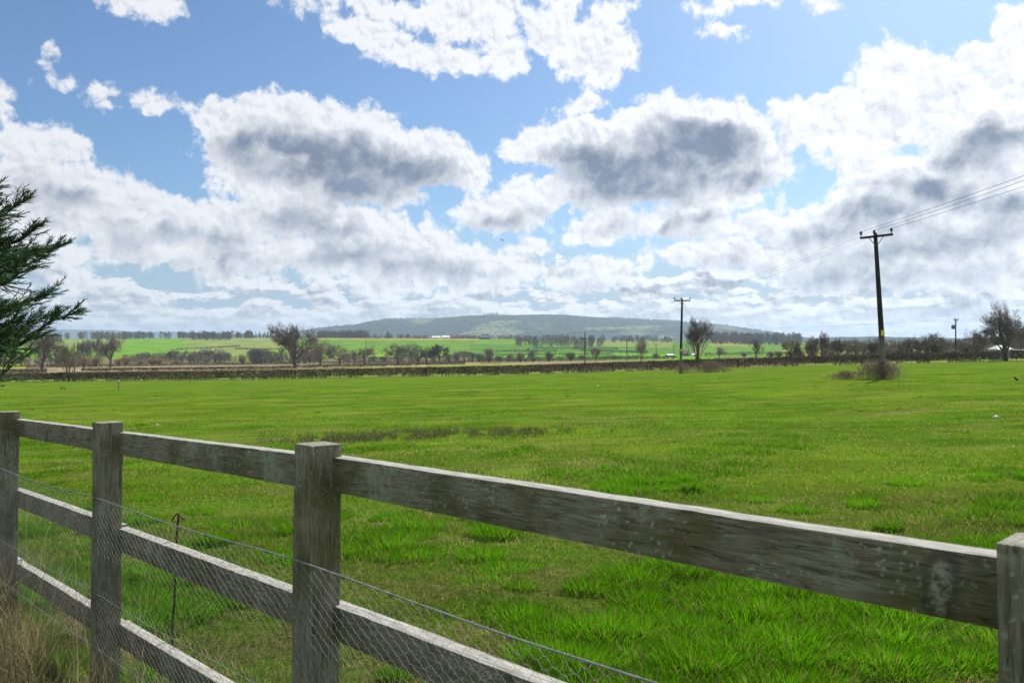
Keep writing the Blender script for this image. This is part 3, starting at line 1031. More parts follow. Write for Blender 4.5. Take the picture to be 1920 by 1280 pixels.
def net_xy(t, h):
    sag = 0.012 * np.sin(np.pi * ((t / SP) % 1.0)) ** 2
    o_ = 0.056 + 0.010 * (fbm(t * 2.1 + 40, h * 3.0 + 5, 2, 12) - 0.5)
    p = P3[None, :] + FD[None, :] * t[:, None] + FN[None, :] * o_[:, None]
    lean = 0.012 * (h / 1.2)
    gz = fence_z(t)
    hh = h - sag * (h / NT)
    p = p - FN[None, :] * lean[:, None]
    return np.stack([p[:, 0], p[:, 1], gz + hh], 1)


I, J = np.meshgrid(np.arange(ncx), np.arange(ncy + 1))
I = I.ravel(); J = J.ravel()
tt = t0 + I * cxs
hb = (J + 0.5 * (I % 2)) * cys
jit = lambda s: RNG.normal(0, s, len(I))
# each node: a short twist along the fence; two diagonals to the next column
twl = 0.009
aT, bT = tt - twl / 2, tt + twl / 2
jt, jh = jit(0.0012), jit(0.0015)
idm = {}
node_t = tt + jt; node_h = hb + jh
grid_t = node_t.reshape(ncy + 1, ncx); grid_h = node_h.reshape(ncy + 1, ncx)
E0t, E0h, E1t, E1h = [], [], [], []


def addE(a, b, c, d, msk=None):
    E0t.append(a.ravel()); E0h.append(b.ravel()); E1t.append(c.ravel()); E1h.append(d.ravel())


addE(grid_t - twl / 2, grid_h, grid_t + twl / 2, grid_h)
ev = (np.arange(ncx - 1) % 2 == 0)
for par in (0, 1):
    cols = np.arange(ncx - 1)[np.arange(ncx - 1) % 2 == par]
    a_t = grid_t[:, cols] + twl / 2; a_h = grid_h[:, cols]
    b_t = grid_t[:, cols + 1] - twl / 2; b_h = grid_h[:, cols + 1]
    addE(a_t, a_h, b_t, b_h)                                      # same row
    if par == 0:                                                  # even column links to the odd node below
        addE(a_t[1:], a_h[1:], b_t[:-1], b_h[:-1])
    else:                                                         # odd column links to the even node above
        addE(a_t[:-1], a_h[:-1], b_t[1:], b_h[1:])
E0t, E0h, E1t, E1h = map(np.concatenate, (E0t, E0h, E1t, E1h))
k = (np.maximum(E0h, E1h) < NT) & (np.minimum(E0h, E1h) > 0.0)
nV, nF = seg_tubes(net_xy(E0t[k], E0h[k]), net_xy(E1t[k], E1h[k]), np.full(k.sum(), 0.00048), np.full(k.sum(), 0.00048), 3)
mesh_np('wire_netting', nV, [nF], M['galv'], fence)
wt = np.linspace(t0, t1, 260)
for h, r in ((NT + 0.002, 0.0024), (0.46, 0.0009), (0.22, 0.0009)):
    mb = MB(); mb.tube(net_xy(wt, np.full(len(wt), h)) + np.array(FN) * 0.003, r, 5)
    mb.build('line_wire', M['galv'], fence, True)
# staples and wire clips on the top wire
for t in post_ts:
    for h in (NT, 0.5, 0.12):
        p = net_xy(np.array([t + 0.02]), np.array([h]))[0]
        mb = MB()
        mb.tube([p + FN * -0.006 + FD * 0.004, p + FN * 0.006 + FD * 0.004 + np.array([0, 0, .006]), p + FN * 0.006 - FD * 0.004 - np.array([0, 0, .006]), p + FN * -0.006 - FD * 0.004], 0.0022, 5)
        mb.build('staple', M['steel'], fence)
for t in np.arange(t0 + 0.1, t1, 0.215):
    mb = MB()
    c = net_xy(np.array([t, t + 0.012]), np.array([NT, NT]))
    mb.tube([c[0] + FN * .003, c[1] + FN * .003], 0.0045, 6)
    mb.build('wire_clip', M['steel'], fence)

# thin rusty stake leaning behind the netting
st = thing('metal_stake', 'thin rusty metal stake leaning behind the netting between two fence posts', 'stake', (0, 0, 0))
b = Vector(fence_pt(-1.40, -0.1, -0.13)); tp = Vector(fence_pt(-1.30, 0.84, -0.13))
ps = [b.lerp(tp, k / 12) + Vector((random.uniform(-1, 1), random.uniform(-1, 1), 0)) * 0.003 for k in range(13)]
mb = MB(); mb.tube([tuple(p) for p in ps], [0.0042 + 0.001 * (k % 2) for k in range(13)], 7); mb.build('rod', M['rust'], st)
mb = MB()
mb.tube([tuple(tp + Vector((-.035, .02, -.03))), tuple(tp + Vector((-.016, 0, -.008))), tuple(tp + Vector((0, 0, .005))), tuple(tp + Vector((.022, -.02, -.008))), tuple(tp + Vector((.04, -.03, -.016)))], 0.0032, 6)
mb.build('wire_tie', M['rust'], st)

# long dry stalks along the foot of the fence
n = 15000
t_ = RNG.uniform(-SP * 2.9, -0.5, n); o_ = RNG.normal(0.16, 0.24, n)
dens = fbm(t_ * 1.7, o_ * 2, 2, 21)
wgt = np.clip((-t_ - 0.9) / 1.4, 0.05, 1)
k = (RNG.random(n) < wgt) & (dens > 0.34)
t_, o_ = t_[k], o_[k]
P = P3[None] + FD[None] * t_[:, None] + FN[None] * o_[:, None]
P[:, 2] = terr(P[:, 0], P[:, 1]) - 0.01
n = len(P)
tall = RNG.random(n) < 0.10
H = np.where(tall, RNG.uniform(0.35, 0.80, n), RNG.uniform(0.08, 0.40, n))
u = RNG.random(n)[:, None]
C = np.where((RNG.random(n) < 0.30)[:, None], np.array([0.06, 0.13, 0.015]) * (0.7 + .6 * u), np.array([0.36, 0.285, 0.16]) * (0.45 + 0.95 * u))
V, f4, f3, kk = blades(P, H, np.where(tall, 0.0028, 0.0036) * (0.7 + 0.5 * RNG.random(n)), RNG.uniform(0, 6.28, n), RNG.uniform(0.05, 0.95, n), RNG.uniform(0, 6.28, n), 4)
tag(mesh_np('dry_grass', V, [f4, f3], M['straw'], colors=np.repeat(C, kk, 0)), kind='stuff')

# dead dock and rush strip across the middle of the pasture
pts = []
n = 15000
px = RNG.uniform(480, 1260, n); Yr = 17.3 + RNG.normal(0, 0.7, n) + (px - 800) * 0.0006 
w = np.exp(-np.maximum(0, np.abs(px - 800) - 190) / 60.0) * 0.75 + 0.05
cl = fbm(px / 26.0, Yr * 0.8, 2, 44)
k = (RNG.random(n) < w) & (cl > 0.37)
px, Yr = px[k], Yr[k]
X = (px - CX) / FPX * Yr
n = len(X)
P = np.stack([X, Yr, terr(X, Yr)], 1)
u = RNG.random(n)[:, None]
C = np.where((RNG.random(n) < 0.3)[:, None], np.array([0.05, 0.075, 0.018]), np.array([0.105, 0.096, 0.036]) * (0.55 + u))
V, f4, f3, kk = blades(P, RNG.uniform(0.02, 0.10, n) + 0.07 * RNG.random(n) ** 4, 0.010 * (0.6 + RNG.random(n)), RNG.uniform(0, 6.28, n), RNG.uniform(0.2, 1.5, n), RNG.uniform(0, 6.28, n), 2)
tag(mesh_np('weeds', V, [f4, f3], M['straw'], colors=np.repeat(C, kk, 0)), kind='stuff')


# ------------------------------------------------------------------ bare trees
def grow(seed, height, trunk_r, spread, fork_h, levels=5, gnarl=0.25, kids=(4, 5), droop=0.0, stems=1, twig_r=0.016, asc=0.5):
    rn = random.Random(seed)
    segs = []           # p0, p1, r0, r1, level

    def rv():
        return Vector((rn.gauss(0, 1), rn.gauss(0, 1), rn.gauss(0, 1))).normalized()

    def branch(p, d, length, r, lev):
        ns = 5 if lev == 0 else 4 if lev < 3 else 3
        pts = [p]; q = p.copy(); dd = d.copy()
        rr = [r]
        for i in range(ns):
            dd = (dd + rv() * gnarl * (0.5 if lev == 0 else 1.0) + Vector((0, 0, asc * 0.16 if lev > 0 else 0.08)) - Vector((0, 0, droop * 0.1 * lev))).normalized()
            q2 = q + dd * (length / ns)
            r2 = r * (1 - (i + 1) / ns * (0.45 if lev == 0 else 0.62))
            segs.append((q.copy(), q2.copy(), rr[-1], max(r2, twig_r * 0.5), lev))
            rr.append(max(r2, twig_r * 0.5)); pts.append(q2.copy()); q = q2
        if lev >= levels:
            return
        nk = rn.randint(*kids) + (1 if lev == 0 else 0) + (1 if lev >= 3 else 0)
        for i in range(nk):
            f = (0.45 + 0.55 * (i + rn.random()) / nk) if lev > 0 else (fork_h + (1 - fork_h) * (i + 0.6 * rn.random()) / nk)
            j = min(int(f * ns), ns - 1); fr = f * ns - j
            bp = pts[j].lerp(pts[j + 1], min(fr, 1))
            axis = (pts[j + 1] - pts[j]).normalized()
            side = axis.cross(rv()).normalized()
            if lev == 0:
                ga = (i + seed) * 2.399963 + rn.uniform(-.4, .4)
                side = Vector((math.cos(ga), math.sin(ga), 0))
            an = rn.uniform(0.5, 1.0) * spread
            nd = (axis * math.cos(an) + side * math.sin(an)).normalized()
            if nd.z < -0.25: nd.z = -0.25; nd.normalize()
            ll = length * rn.uniform(0.55, 0.85) * (0.92 if lev == 0 else 0.78)
            if lev == 0: ll = height * rn.uniform(0.34, 0.52)
            branch(bp, nd, ll, max(rr[j] * rn.uniform(0.45, 0.7), twig_r * 0.6), lev + 1)
        # leader carries on
        branch(pts[-1], dd, length * (0.6 if lev else 0.75), rr[-1] * 0.95, lev + 1)

    for k in range(stems):
        d = Vector((0, 0, 1)) if stems == 1 else (Vector((rn.uniform(-.35, .35), rn.uniform(-.35, .35), 1))).normalized()
        branch(Vector((rn.uniform(-.2, .2) * (stems > 1), rn.uniform(-.2, .2) * (stems > 1), -0.15)), d, height * (0.42 if stems == 1 else 0.5), trunk_r, 0)
    return segs


def tree_proto(name, label, cat, segs, tgt_h, bark='bark', twig='twig', leaves=None):
    P0 = np.array([s[0] for s in segs]); P1 = np.array([s[1] for s in segs])
    r0 = np.array([s[2] for s in segs]); r1 = np.array([s[3] for s in segs]); lv = np.array([s[4] for s in segs])
    sc = tgt_h / max(P1[:, 2].max(), 0.1)
    P0 = P0 * sc; P1 = P1 * sc; r0 = r0 * sc; r1 = r1 * sc
    root = thing(name, label, cat)
    k = lv <= 1
    V, F = seg_tubes(P0[k], P1[k], r0[k], r1[k], 7)
    a = mesh_np('trunk', V, [F], M[bark], root, smooth=True)
    V, F = seg_tubes(P0[~k], P1[~k], r0[~k], r1[~k], 3)
    b = mesh_np('crown', V, [F], M[twig], root)
    kids = [a, b]
    if leaves is not None:
        n, size, lo = leaves
        ends = P1[(lv >= 2) & (P1[:, 2] > lo)]
        pick = RNG.integers(0, len(ends), n)
        c = ends[pick] + RNG.normal(0, 0.28, (n, 3))
        kids.append(leaf_cloud('ivy', c, size, M['ivy'], root))
    KIDS[root.name] = kids
    root['_h'] = tgt_h
    return root


def leaf_cloud(name, c, size, mat, parent=None, colors=None):
    n = len(c)
    a = RNG.normal(0, 1, (n, 3)); a /= np.linalg.norm(a, axis=1)[:, None]
    b = RNG.normal(0, 1, (n, 3)); b -= (a * b).sum(1)[:, None] * a; b /= np.linalg.norm(b, axis=1)[:, None]
    s = size * (0.6 + 0.8 * RNG.random(n))[:, None]
    V = np.stack([c - a * s, c + b * s * .6, c + a * s, c - b * s * .6], 1).reshape(-1, 3)
    F = (np.arange(n) * 4)[:, None] + np.array([[0, 1, 2, 3]])
    return mesh_np(name, V, [F], mat, parent, colors=colors)


def proto_segs(kind, seed):
    if kind == 'oak':
        return grow(seed, 15, 0.80, 1.0, 0.36, 5, 0.24, (4, 6), 0.0, 1, 0.040, 0.45)
    if kind == 'round':
        return grow(seed, 12, 0.55, 1.15, 0.32, 5, 0.26, (4, 5), 0.12, 1, 0.042, 0.25)
    if kind == 'ash':
        return grow(seed, 12, 0.36, 0.80, 0.28, 5, 0.20, (3, 5), 0.0, 2, 0.024, 0.7)
    if kind == 'slim':
        return grow(seed, 10, 0.28, 0.80, 0.25, 5, 0.20, (4, 5), 0.0, 1, 0.028, 0.6)
    if kind == 'shrub':
        return grow(seed, 4, 0.09, 0.8, 0.12, 3, 0.28, (4, 6), 0.0, 7, 0.026, 0.5)


TREES = {}


def place_tree(kind, seed, px, Y, hpx, label, wide=1.0, twig='twig', group=None, name='bare_tree', cat='tree', leaves=None, rz=None):
    key = (kind, seed, twig, leaves)
    H = hpx * 1.06 * Y / FPX
    loc = at(px, Y)
    loc.z -= 0.05
    if key not in TREES:
        base_h = {'oak': 15, 'round': 12, 'ash': 12, 'slim': 10, 'shrub': 4}[kind]
        root = tree_proto(name, label, cat, proto_segs(kind, seed), base_h, 'bark', twig, leaves)
        TREES[key] = (root, base_h)
        s = H / base_h
        root.location = loc; root.scale = (s * wide, s * wide, s); root.rotation_euler = (0, 0, rz if rz is not None else random.uniform(0, 6.28))
        if group: root['group'] = group
        return root
    root, base_h = TREES[key]
    s = H / base_h
    return dup(root, loc, rz if rz is not None else random.uniform(0, 6.28), (s * wide, s * wide, s), label, group, name)


T = place_tree
T('oak', 3, 78, 300, 82, 'big bare oak with a broad crown behind the conifer tips', 0.95)
T('oak', 5, 207, 400, 63, 'bare spreading oak with dead limbs on its right, at the ploughed field edge', 0.95)
T('oak', 8, 553, 300, 85, 'tallest bare oak standing alone before the green hillside', 0.95)
T('ash', 2, 128, 137.5, 76, 'multi stemmed bare sapling tree rising out of the near hedge', 0.8, 'twig_grey')
T('round', 1, 600, 380, 49, 'bare round crowned tree just right of the tallest oak', 1.05, 'twig_grey')
T('round', 4, 637, 385, 40, 'smaller bare round tree with brownish twigs, second right of the tallest oak', 1.1, 'twig_grey')
T('round', 6, 684, 430, 37, 'bare tree with its crown behind the pale pole without arms', 1.2)
T('round', 1, 746, 450, 39, 'dark bare round tree, left one of the dark clump in mid valley', 1.25)
T('round', 4, 784, 452, 38, 'dark bare wide tree, middle of the dark clump in mid valley', 1.25)
T('round', 6, 799, 455, 32, 'bare tree leaning on the right side of the dark clump in mid valley', 1.1)
T('round', 9, 824, 450, 34, 'dark evergreen tree wrapped in ivy beside the dark clump', 0.85, 'twig', None, 'ivy_tree', 'tree', (2600, 0.30, 2.0))
T('slim', 2, 871, 455, 24, 'small pale bare tree right of the ivy clad tree', 1.2, 'twig_grey')
T('slim', 5, 886, 460, 21, 'small dark bare tree beside the pale one in mid valley', 1.2)
T('shrub', 1, 917, 430, 28, 'tall grey thorn bush standing below the black barn', 0.7, 'twig_grey', None, 'thorn_bush', 'bush')
T('shrub', 2, 976, 420, 20, 'grey brown thorn bush above the tan stubble strip', 1.0, 'twig_grey', None, 'thorn_bush', 'bush')
T('shrub', 3, 1030, 420, 20, 'wide brown scrub bush left of the two armed pole behind the hedge', 1.3, 'twig', None, 'scrub_bush', 'bush')
T('shrub', 1, 1070, 425, 18, 'brown scrub bush next to the pole with low cross arm', 1.2, 'twig', None, 'scrub_bush', 'bush')
T('slim', 2, 1117, 300, 27, 'small oval bare tree right of the pole with low cross arm', 0.9, 'twig_grey')
T('ash', 4, 1202, 260, 42, 'bare tree with open crown left of the second power pole', 0.9, 'twig_grey')
T('ash', 7, 1307, 136, 98, 'tall bare ash rising from the hedge beside the second power pole', 0.95)
T('slim', 5, 1348, 300, 20, 'little bare tree on the green field right of the tall ash', 1.1, 'twig_grey')
T('ash', 2, 1416, 200, 42, 'bare fan shaped tree before the dark wood, right of the tall ash', 0.75)
T('slim', 7, 1495, 165, 40, 'narrow bare tree at the left end of the right hand thicket', 0.75)
T('ash', 4, 1522, 165, 50, 'bare tree with several trunks in the thicket left of the leaning pole', 0.85)
T('ash', 7, 1541, 168, 58, 'highest bare tree in the thicket left of the leaning pole', 0.6)
T('slim', 2, 1571, 166, 44, 'bare upright tree close on the left of the leaning pole', 0.7)
T('oak', 5, 1632, 164, 46, 'dead branchy tree seen just behind the leaning pole', 0.8, 'twig_grey')
T('oak', 3, 1886, 126, 108, 'large bare tree with twiggy crown by the white roof', 0.9)
T('ash', 2, 1828, 150, 58, 'bushy bare tree between the transformer pole and the white roof', 1.0)
T('round', 9, 1748, 152, 30, 'dark ivy smothered tree stump in the thicket left of the transformer pole', 0.7, 'twig', None, 'ivy_tree', 'tree', (2600, 0.30, 2.0))
T('round', 9, 1812, 152, 22, 'small dark ivy covered tree just right of the transformer pole', 0.5, 'twig', None, 'ivy_tree', 'tree', (2600, 0.30, 2.0))
T('round', 4, 1757, 158, 52, 'bare knobbly crowned tree behind the thicket left of the transformer pole', 0.8)
T('round', 6, 1710, 160, 48, 'bare tree with a rounded twiggy top in the thicket', 0.8)
T('slim', 9, 1915, 150, 62, 'bare tree at the far right behind the white roof', 0.9)
# the rest of the thicket and the valley scrub
kinds = [('slim', 2), ('slim', 5), ('ash', 2), ('slim', 7), ('round', 4), ('ash', 4)]
for i in range(44):
    kd, sd = kinds[i % len(kinds)]
    px = 1480 + (i + random.random()) * 12.5
    T(kd, sd, px, random.uniform(158, 205), random.uniform(26, 40) + max(0, (px - 1640)) * 0.03, 'bare brown tree crowded into the thicket behind the right half of the hedge', random.uniform(0.8, 1.3), random.choice(['twig', 'twig_grey', 'twig_grey']), 'thicket trees behind the hedge')
for i in range(52):
    px = 1475 + (i + random.random()) * 9.6
    T('shrub', 1 + i % 3, px, random.uniform(150, 190), random.uniform(11, 20), 'tangled brown bush filling the foot of the thicket behind the hedge', random.uniform(1.2, 1.9), random.choice(['twig', 'twig_grey']), 'thicket bushes behind the hedge', 'thicket_bush', 'bush')
for i, (px, Y, h, w) in enumerate([(237, 480, 17, 1.6), (262, 470, 12, 1.7), (285, 480, 15, 1.9), (297, 485, 13, 1.7), (222, 470, 14, 1.3), (158, 380, 22, 1.1), (330, 500, 9, 1.8), (455, 470, 20, 1.0), (180, 420, 20, 1.3)]):
    T('shrub', 1 + i % 3, px, Y, h, 'orange brown willow bush along the far edge of the ploughed field', w, 'twig_orange', 'willow bushes by the ploughed field', 'willow_bush', 'bush')
for i, (px, h) in enumerate([(150, 44), (156, 48), (163, 46), (171, 50), (182, 54), (192, 46)]):
    T('slim', [2, 5, 7][i % 3], px, 560, h, 'slim bare poplar in the row behind the left oaks', 0.4, 'twig_grey', 'poplars behind the left oaks', 'poplar_tree')
for i, (px, Y, h, w) in enumerate([(278, 640, 20, 1.1), (297, 640, 20, 1.1), (318, 640, 24, 1.0), (330, 645, 25, 1.0), (352, 640, 22, 1.1), (372, 620, 26, 1.2), (388, 615, 28, 1.3), (403, 618, 26, 1.2), (420, 620, 22, 1.2), (340, 600, 18, 1.2), (365, 600, 18, 1.3), (470, 640, 28, 0.9), (412, 560, 22, 1.3), (385, 520, 20, 1.3)]):
    T('round', [1, 4, 6][i % 3], px, Y, h, 'bare hedgerow tree below the left green hillside', w, 'twig_grey' if i % 2 else 'twig', 'hedgerow trees below the left hillside')
for i, (px, Y, h, w) in enumerate([(650, 560, 18, 1.2), (665, 560, 26, 0.8), (700, 560, 14, 1.2), (720, 560, 12, 1.3), (842, 560, 18, 1.2), (855, 550, 20, 1.0), (900, 520, 16, 1.3), (935, 520, 13, 1.5), (955, 520, 15, 1.2), (996, 520, 20, 0.9), (1000, 420, 10, 1.6), (580, 520, 20, 1.0), (1090, 520, 10, 1.6), (1150, 480, 10, 1.8), (1230, 420, 12, 1.6), (1445, 300, 11, 1.6), (1460, 280, 14, 1.6), (1395, 420, 9, 1.8)]):
    T('shrub', 1 + i % 3, px, Y, h, 'greyish brown scrub bush scattered along the valley bottom', w, 'twig_grey' if i % 3 else 'twig', 'scrub bushes in the valley', 'scrub_bush', 'bush')
for i, (px, Y, h) in enumerate([(1080, 950, 11), (1092, 950, 12), (990, 900, 9), (820, 1000, 8), (708, 1360, 8), (1002, 800, 12), (1350, 760, 13)]):
    T('round', [1, 4, 6][i % 3], px, Y, h, 'small distant bare tree on a hedge line across the green slope', 1.2, 'twig_grey', 'far trees on the green slope')


# ------------------------------------------------------------------ hedges
def hedge(name, label, pts, h, w, per_m, blade, mat, gap=0.3, group=None, kid=False):
    """pts: (px, Y) along the foot"""
    Pw = [at(a, b) for a, b in pts]
    Vs = []
    segP0, segP1, r0 = [], [], []
    lens = [(Pw[i + 1] - Pw[i]).length for i in range(len(Pw) - 1)]
    for i, L in enumerate(lens):
        n = int(L * per_m)
        t = RNG.random(n)
        a, b2 = np.array(Pw[i]), np.array(Pw[i + 1])
        d = (b2 - a) / L
        nrm = np.array([-d[1], d[0], 0]); nrm /= np.linalg.norm(nrm)
        s = t * L
        topn = h * (0.95 + 0.09 * fbm(s * 0.35 + i * 31, s * 0 + 3, 3, 61))
        hh = topn * RNG.random(n) ** 0.62
        thin = fbm(s * 0.55 + i * 17, hh * 0.9, 3, 63)
        keep = (hh / topn > gap) | (thin > 0.43)
        off_ = (RNG.random(n) - 0.5) * w * (0.75 + 0.25 * np.sin(np.pi * hh / topn))
        p = a[None] + (b2 - a)[None] * t[:, None] + nrm[None] * off_[:, None]
        z = terr(p[:, 0], p[:, 1])
        p[:, 2] = z + hh
        p = p[keep]
        m_ = len(p)
        up = RNG.normal(0, 0.55, (m_, 3)) + np.array([0, 0, 0.75])
        up /= np.linalg.norm(up, axis=1)[:, None]
        ln = blade * (0.5 + RNG.random(m_))[:, None]
        segP0.append(p - up * ln * 0.5); segP1.append(p + up * ln * 0.5); r0.append(np.full(m_, blade * 0.11) * (0.6 + 0.8 * RNG.random(m_)))
        # upright stems
        ns = int(L * 1.1)
        t = RNG.random(ns); p = a[None] + (b2 - a)[None] * t[:, None] + nrm[None] * ((RNG.random(ns) - .5) * w * 0.4)[:, None]
        p[:, 2] = terr(p[:, 0], p[:, 1]) - 0.05
        q2 = p + np.stack([RNG.normal(0, .1, ns), RNG.normal(0, .1, ns), np.full(ns, h * 0.9)], 1)
        segP0.append(p); segP1.append(q2); r0.append(np.full(ns, 0.045))
    P0 = np.concatenate(segP0); P1 = np.concatenate(segP1); rr = np.concatenate(r0)
    V, F = seg_tubes(P0, P1, rr, rr * 0.5, 3)
    o = mesh_np(name, V, [F], M[mat])
    return tag(o, label, 'hedge', group)


def hl(px, d=0.0):
    return (px, float(hedge_line_Y(px)) + d)


hedge('hedge', 'long clipped dark hedge along the far side of the near field', [hl(p) for p in (-260, 0, 200, 400, 600, 800, 960, 1100, 1230, 1330, 1440, 1560, 1680, 1800, 1890)], 1.55, 1.5, 360, 0.27, 'hedge', 0.24)
hedge('hedge', 'short piece of clipped hedge right of the large bare tree', [hl(1893), hl(2000), hl(2200)], 1.65, 1.6, 360, 0.27, 'hedge', 0.24)
hedge('hedge', 'low hedge between the pale strip and the ploughed field', [(152, 232), (300, 250), (420, 262), (549, 270)], 1.0, 1.2, 70, 0.45, 'hedge_far', 0.3)
hedge('hedge', 'low hedge running right from the tallest oak behind the pale strip', [(552, 271), (700, 285), (800, 295), (872, 300)], 1.15, 1.2, 70, 0.45, 'hedge_far', 0.3)
hedge('hedge', 'brown hedge at the far edge of the ploughed field under the left oaks', [(-100, 380), (60, 400), (215, 430), (340, 450), (480, 460), (560, 462)], 1.5, 1.6, 34, 0.6, 'hedge_far', 0.2)
hedge('hedge', 'brown hedge on the valley bottom behind the dark tree clump', [(600, 470), (720, 480), (860, 480), (1000, 470), (1130, 440), (1270, 400)], 1.6, 1.6, 30, 0.6, 'hedge_far', 0.2)
hedge('hedge', 'scruffy hedge left of the pale strip before the big oak', [(-80, 205), (0, 208), (60, 212), (88, 214)], 1.1, 1.6, 80, 0.45, 'hedge_far', 0.2)
FARH = [
    ([(885, 760), (1000, 760), (1100, 740), (1150, 720)], 'thin dark hedge across the lower green slope'),
    ([(905, 900), (960, 905), (1045, 900)], 'thin dark hedge below the black barn on the green slope'),
    ([(1090, 905), (1160, 850), (1215, 800)], 'dark hedge slanting down the right of the green slope'),
    ([(1000, 990), (1080, 985), (1160, 960)], 'hedge under the village wood across the green slope'),
    ([(440, 1000), (500, 985), (560, 980)], 'hedge crossing the left green hillside near the tallest oak'),
    ([(330, 1010), (400, 1040), (450, 1090)], 'dark hedge climbing between two fields on the left hillside'),
    ([(700, 660), (740, 650), (790, 640)], 'dark hedge behind the mid valley tree clump'),
    ([(1320, 640), (1420, 640), (1480, 620)], 'hedge across the field right of the tall ash'),
    ([(895, 620), (1000, 615), (1080, 600), (1200, 560)], 'hedge along the bottom of the green slope left of the farm'),
]
for pts, lab in FARH:
    hedge('hedge', lab, pts, 2.4, 2.6, 8, 1.3, 'hedge', 0.0)


# ------------------------------------------------------------------ woods far off: masses of small trees
def wood(name, spots, mat, kind='bare', nper=46):
    """spots: (px, Y, height)"""
    P0, P1, r0, r1 = [], [], [], []
    for px, Y, H in spots:
        b = np.array(at(px, Y))
        if kind == 'bare':
            cw = H * random.uniform(0.26, 0.42)
            P0.append([b]); P1.append([b + [0, 0, H * 0.75]]); r0.append([H * 0.022]); r1.append([H * 0.01])
            n = nper
            zz = H * (0.06 + 0.88 * RNG.random(n) ** 0.8); prof = np.sqrt(np.clip(1 - ((zz / H - 0.52) / 0.48) ** 2, 0.05, 1))
            a = RNG.uniform(0, 6.28, n); rr = cw * prof * np.sqrt(RNG.random(n))
            c = b + np.stack([rr * np.cos(a), rr * np.sin(a), zz], 1)
            d = np.stack([np.cos(a) * 0.6, np.sin(a) * 0.6, np.full(n, 0.9)], 1) + RNG.normal(0, .35, (n, 3))
            d /= np.linalg.norm(d, axis=1)[:, None]
            L = H * 0.10 * (0.7 + RNG.random(n))[:, None]
            P0.append(c - d * L); P1.append(c + d * L); r0.append(np.full(n, H * 0.020)); r1.append(np.full(n, H * 0.006))
        else:
            n = nper
            t = RNG.random(n) ** 0.8
            a = RNG.uniform(0, 6.28, n); rr = H * 0.20 * (1.02 - t)
            p0 = b + np.stack([0 * a, 0 * a, H * (0.08 + 0.92 * t)], 1)
            p1 = b + np.stack([rr * np.cos(a), rr * np.sin(a), H * (0.05 + 0.9 * t)], 1)
            P0.append(p0); P1.append(p1); r0.append(np.full(n, H * 0.035)); r1.append(np.full(n, H * 0.02))
            P0.append([b]); P1.append([b + [0, 0, H]]); r0.append([H * 0.02]); r1.append([H * 0.005])
    V, F = seg_tubes(np.concatenate(P0), np.concatenate(P1), np.concatenate(r0), np.concatenate(r1), 3)
    return tag(mesh_np(name, V, [F], M[mat]), kind='stuff')


U = random.uniform
wood('woodland', [(U(150, 470), U(1370, 1500), U(8, 15)) for _ in range(150)] + [(U(360, 440), U(1300, 1400), U(8, 13)) for _ in range(40)] + [(U(-300, 150), U(1380, 1500), U(7, 12)) for _ in range(70)], 'wood_far', 'bare', 60)
wood('conifer_wood', [(U(425, 525), U(1430, 1540), U(9, 13)) for _ in range(60)], 'conifer_far', 'conifer', 40)
wood('woodland', [(597 + (i % 46) * 2.05 + U(-.5, .5), 1425 + (i // 46) * 12, U(9, 16)) for i in range(138)], 'wood_far', 'bare', 30)
wood('woodland', [(U(690, 770), U(1430, 1480), U(4, 9)) for _ in range(50)] + [(U(790, 1010), U(1470, 1540), U(5, 9)) for _ in range(70)] + [(U(860, 905), U(1395, 1420), U(4, 6)) for _ in range(30)], 'wood_far', 'bare', 50)
wood('woodland', [(U(965, 1130), U(1050, 1250), U(8, 15)) for _ in range(75)] + [(U(1130, 1260), U(1250, 1400), U(6, 11)) for _ in range(70)], 'wood_far', 'bare', 60)
wood('woodland', [(U(1335, 1500), U(1200, 1400), U(12, 19)) for _ in range(130)], 'wood_far', 'bare', 60)
wood('conifer_wood', [(U(1570, 1660), U(700, 800), U(5, 10)) for _ in range(26)], 'conifer_far', 'conifer', 50)
wood('woodland', [(U(225, 455), U(600, 680), U(3, 8)) for _ in range(95)], 'wood_far', 'bare', 40)
wood('woodland', [(U(470, 600), U(520, 620), U(7, 11)) for _ in range(90)] + [(U(640, 1010), U(500, 560), U(2.0, 5)) for _ in range(90)], 'wood_far', 'bare', 40)
wood('woodland', [(U(-200, 190), U(430, 560), U(5, 12)) for _ in range(80)], 'wood_far', 'bare', 40)
wood('conifer_wood', [(729 + U(-4, 4), U(1430, 1450), U(9, 15)) for _ in range(5)] + [(U(765, 805), 1440, U(5, 7)) for _ in range(6)], 'conifer_far', 'conifer', 40)


# trees along the crest of the hill
def crest_wood(ranges):
    P0, P1, r0, r1 = [], [], [], []
    for a, b, n, hh in ranges:
        for _ in range(n):
            px = U(a, b)
            cy = np.interp(px, [p[0] for p in HILL_PROF], [p[1] for p in HILL_PROF])
            base = np.array(pxz(px, cy + 0.6, 4800 + U(-30, 10)))
            H = hh * U(0.6, 1.3)
            P0.append([base]); P1.append([base + [0, 0, H]]); r0.append([0.7]); r1.append([0.4])
            m_ = 12
            c = base + np.stack([RNG.normal(0, 3.0, m_), RNG.normal(0, 3, m_), H * RNG.uniform(0.5, 1.05, m_)], 1)
            P0.append(c - [1.2, 0, 1.0]); P1.append(c + [1.2, 0, 1.0]); r0.append(np.full(m_, 1.1)); r1.append(np.full(m_, 0.6))
    V, F = seg_tubes(np.concatenate(P0), np.concatenate(P1), np.concatenate(r0), np.concatenate(r1), 3)
    tag(mesh_np('woodland', V, [F], M['wood_far']), kind='stuff')


crest_wood([(720, 800, 60, 8), (590, 720, 70, 8), (805, 900, 45, 6), (905, 935, 16, 14), (1140, 1275, 150, 10), (1275, 1480, 130, 9), (1000, 1140, 30, 4)])


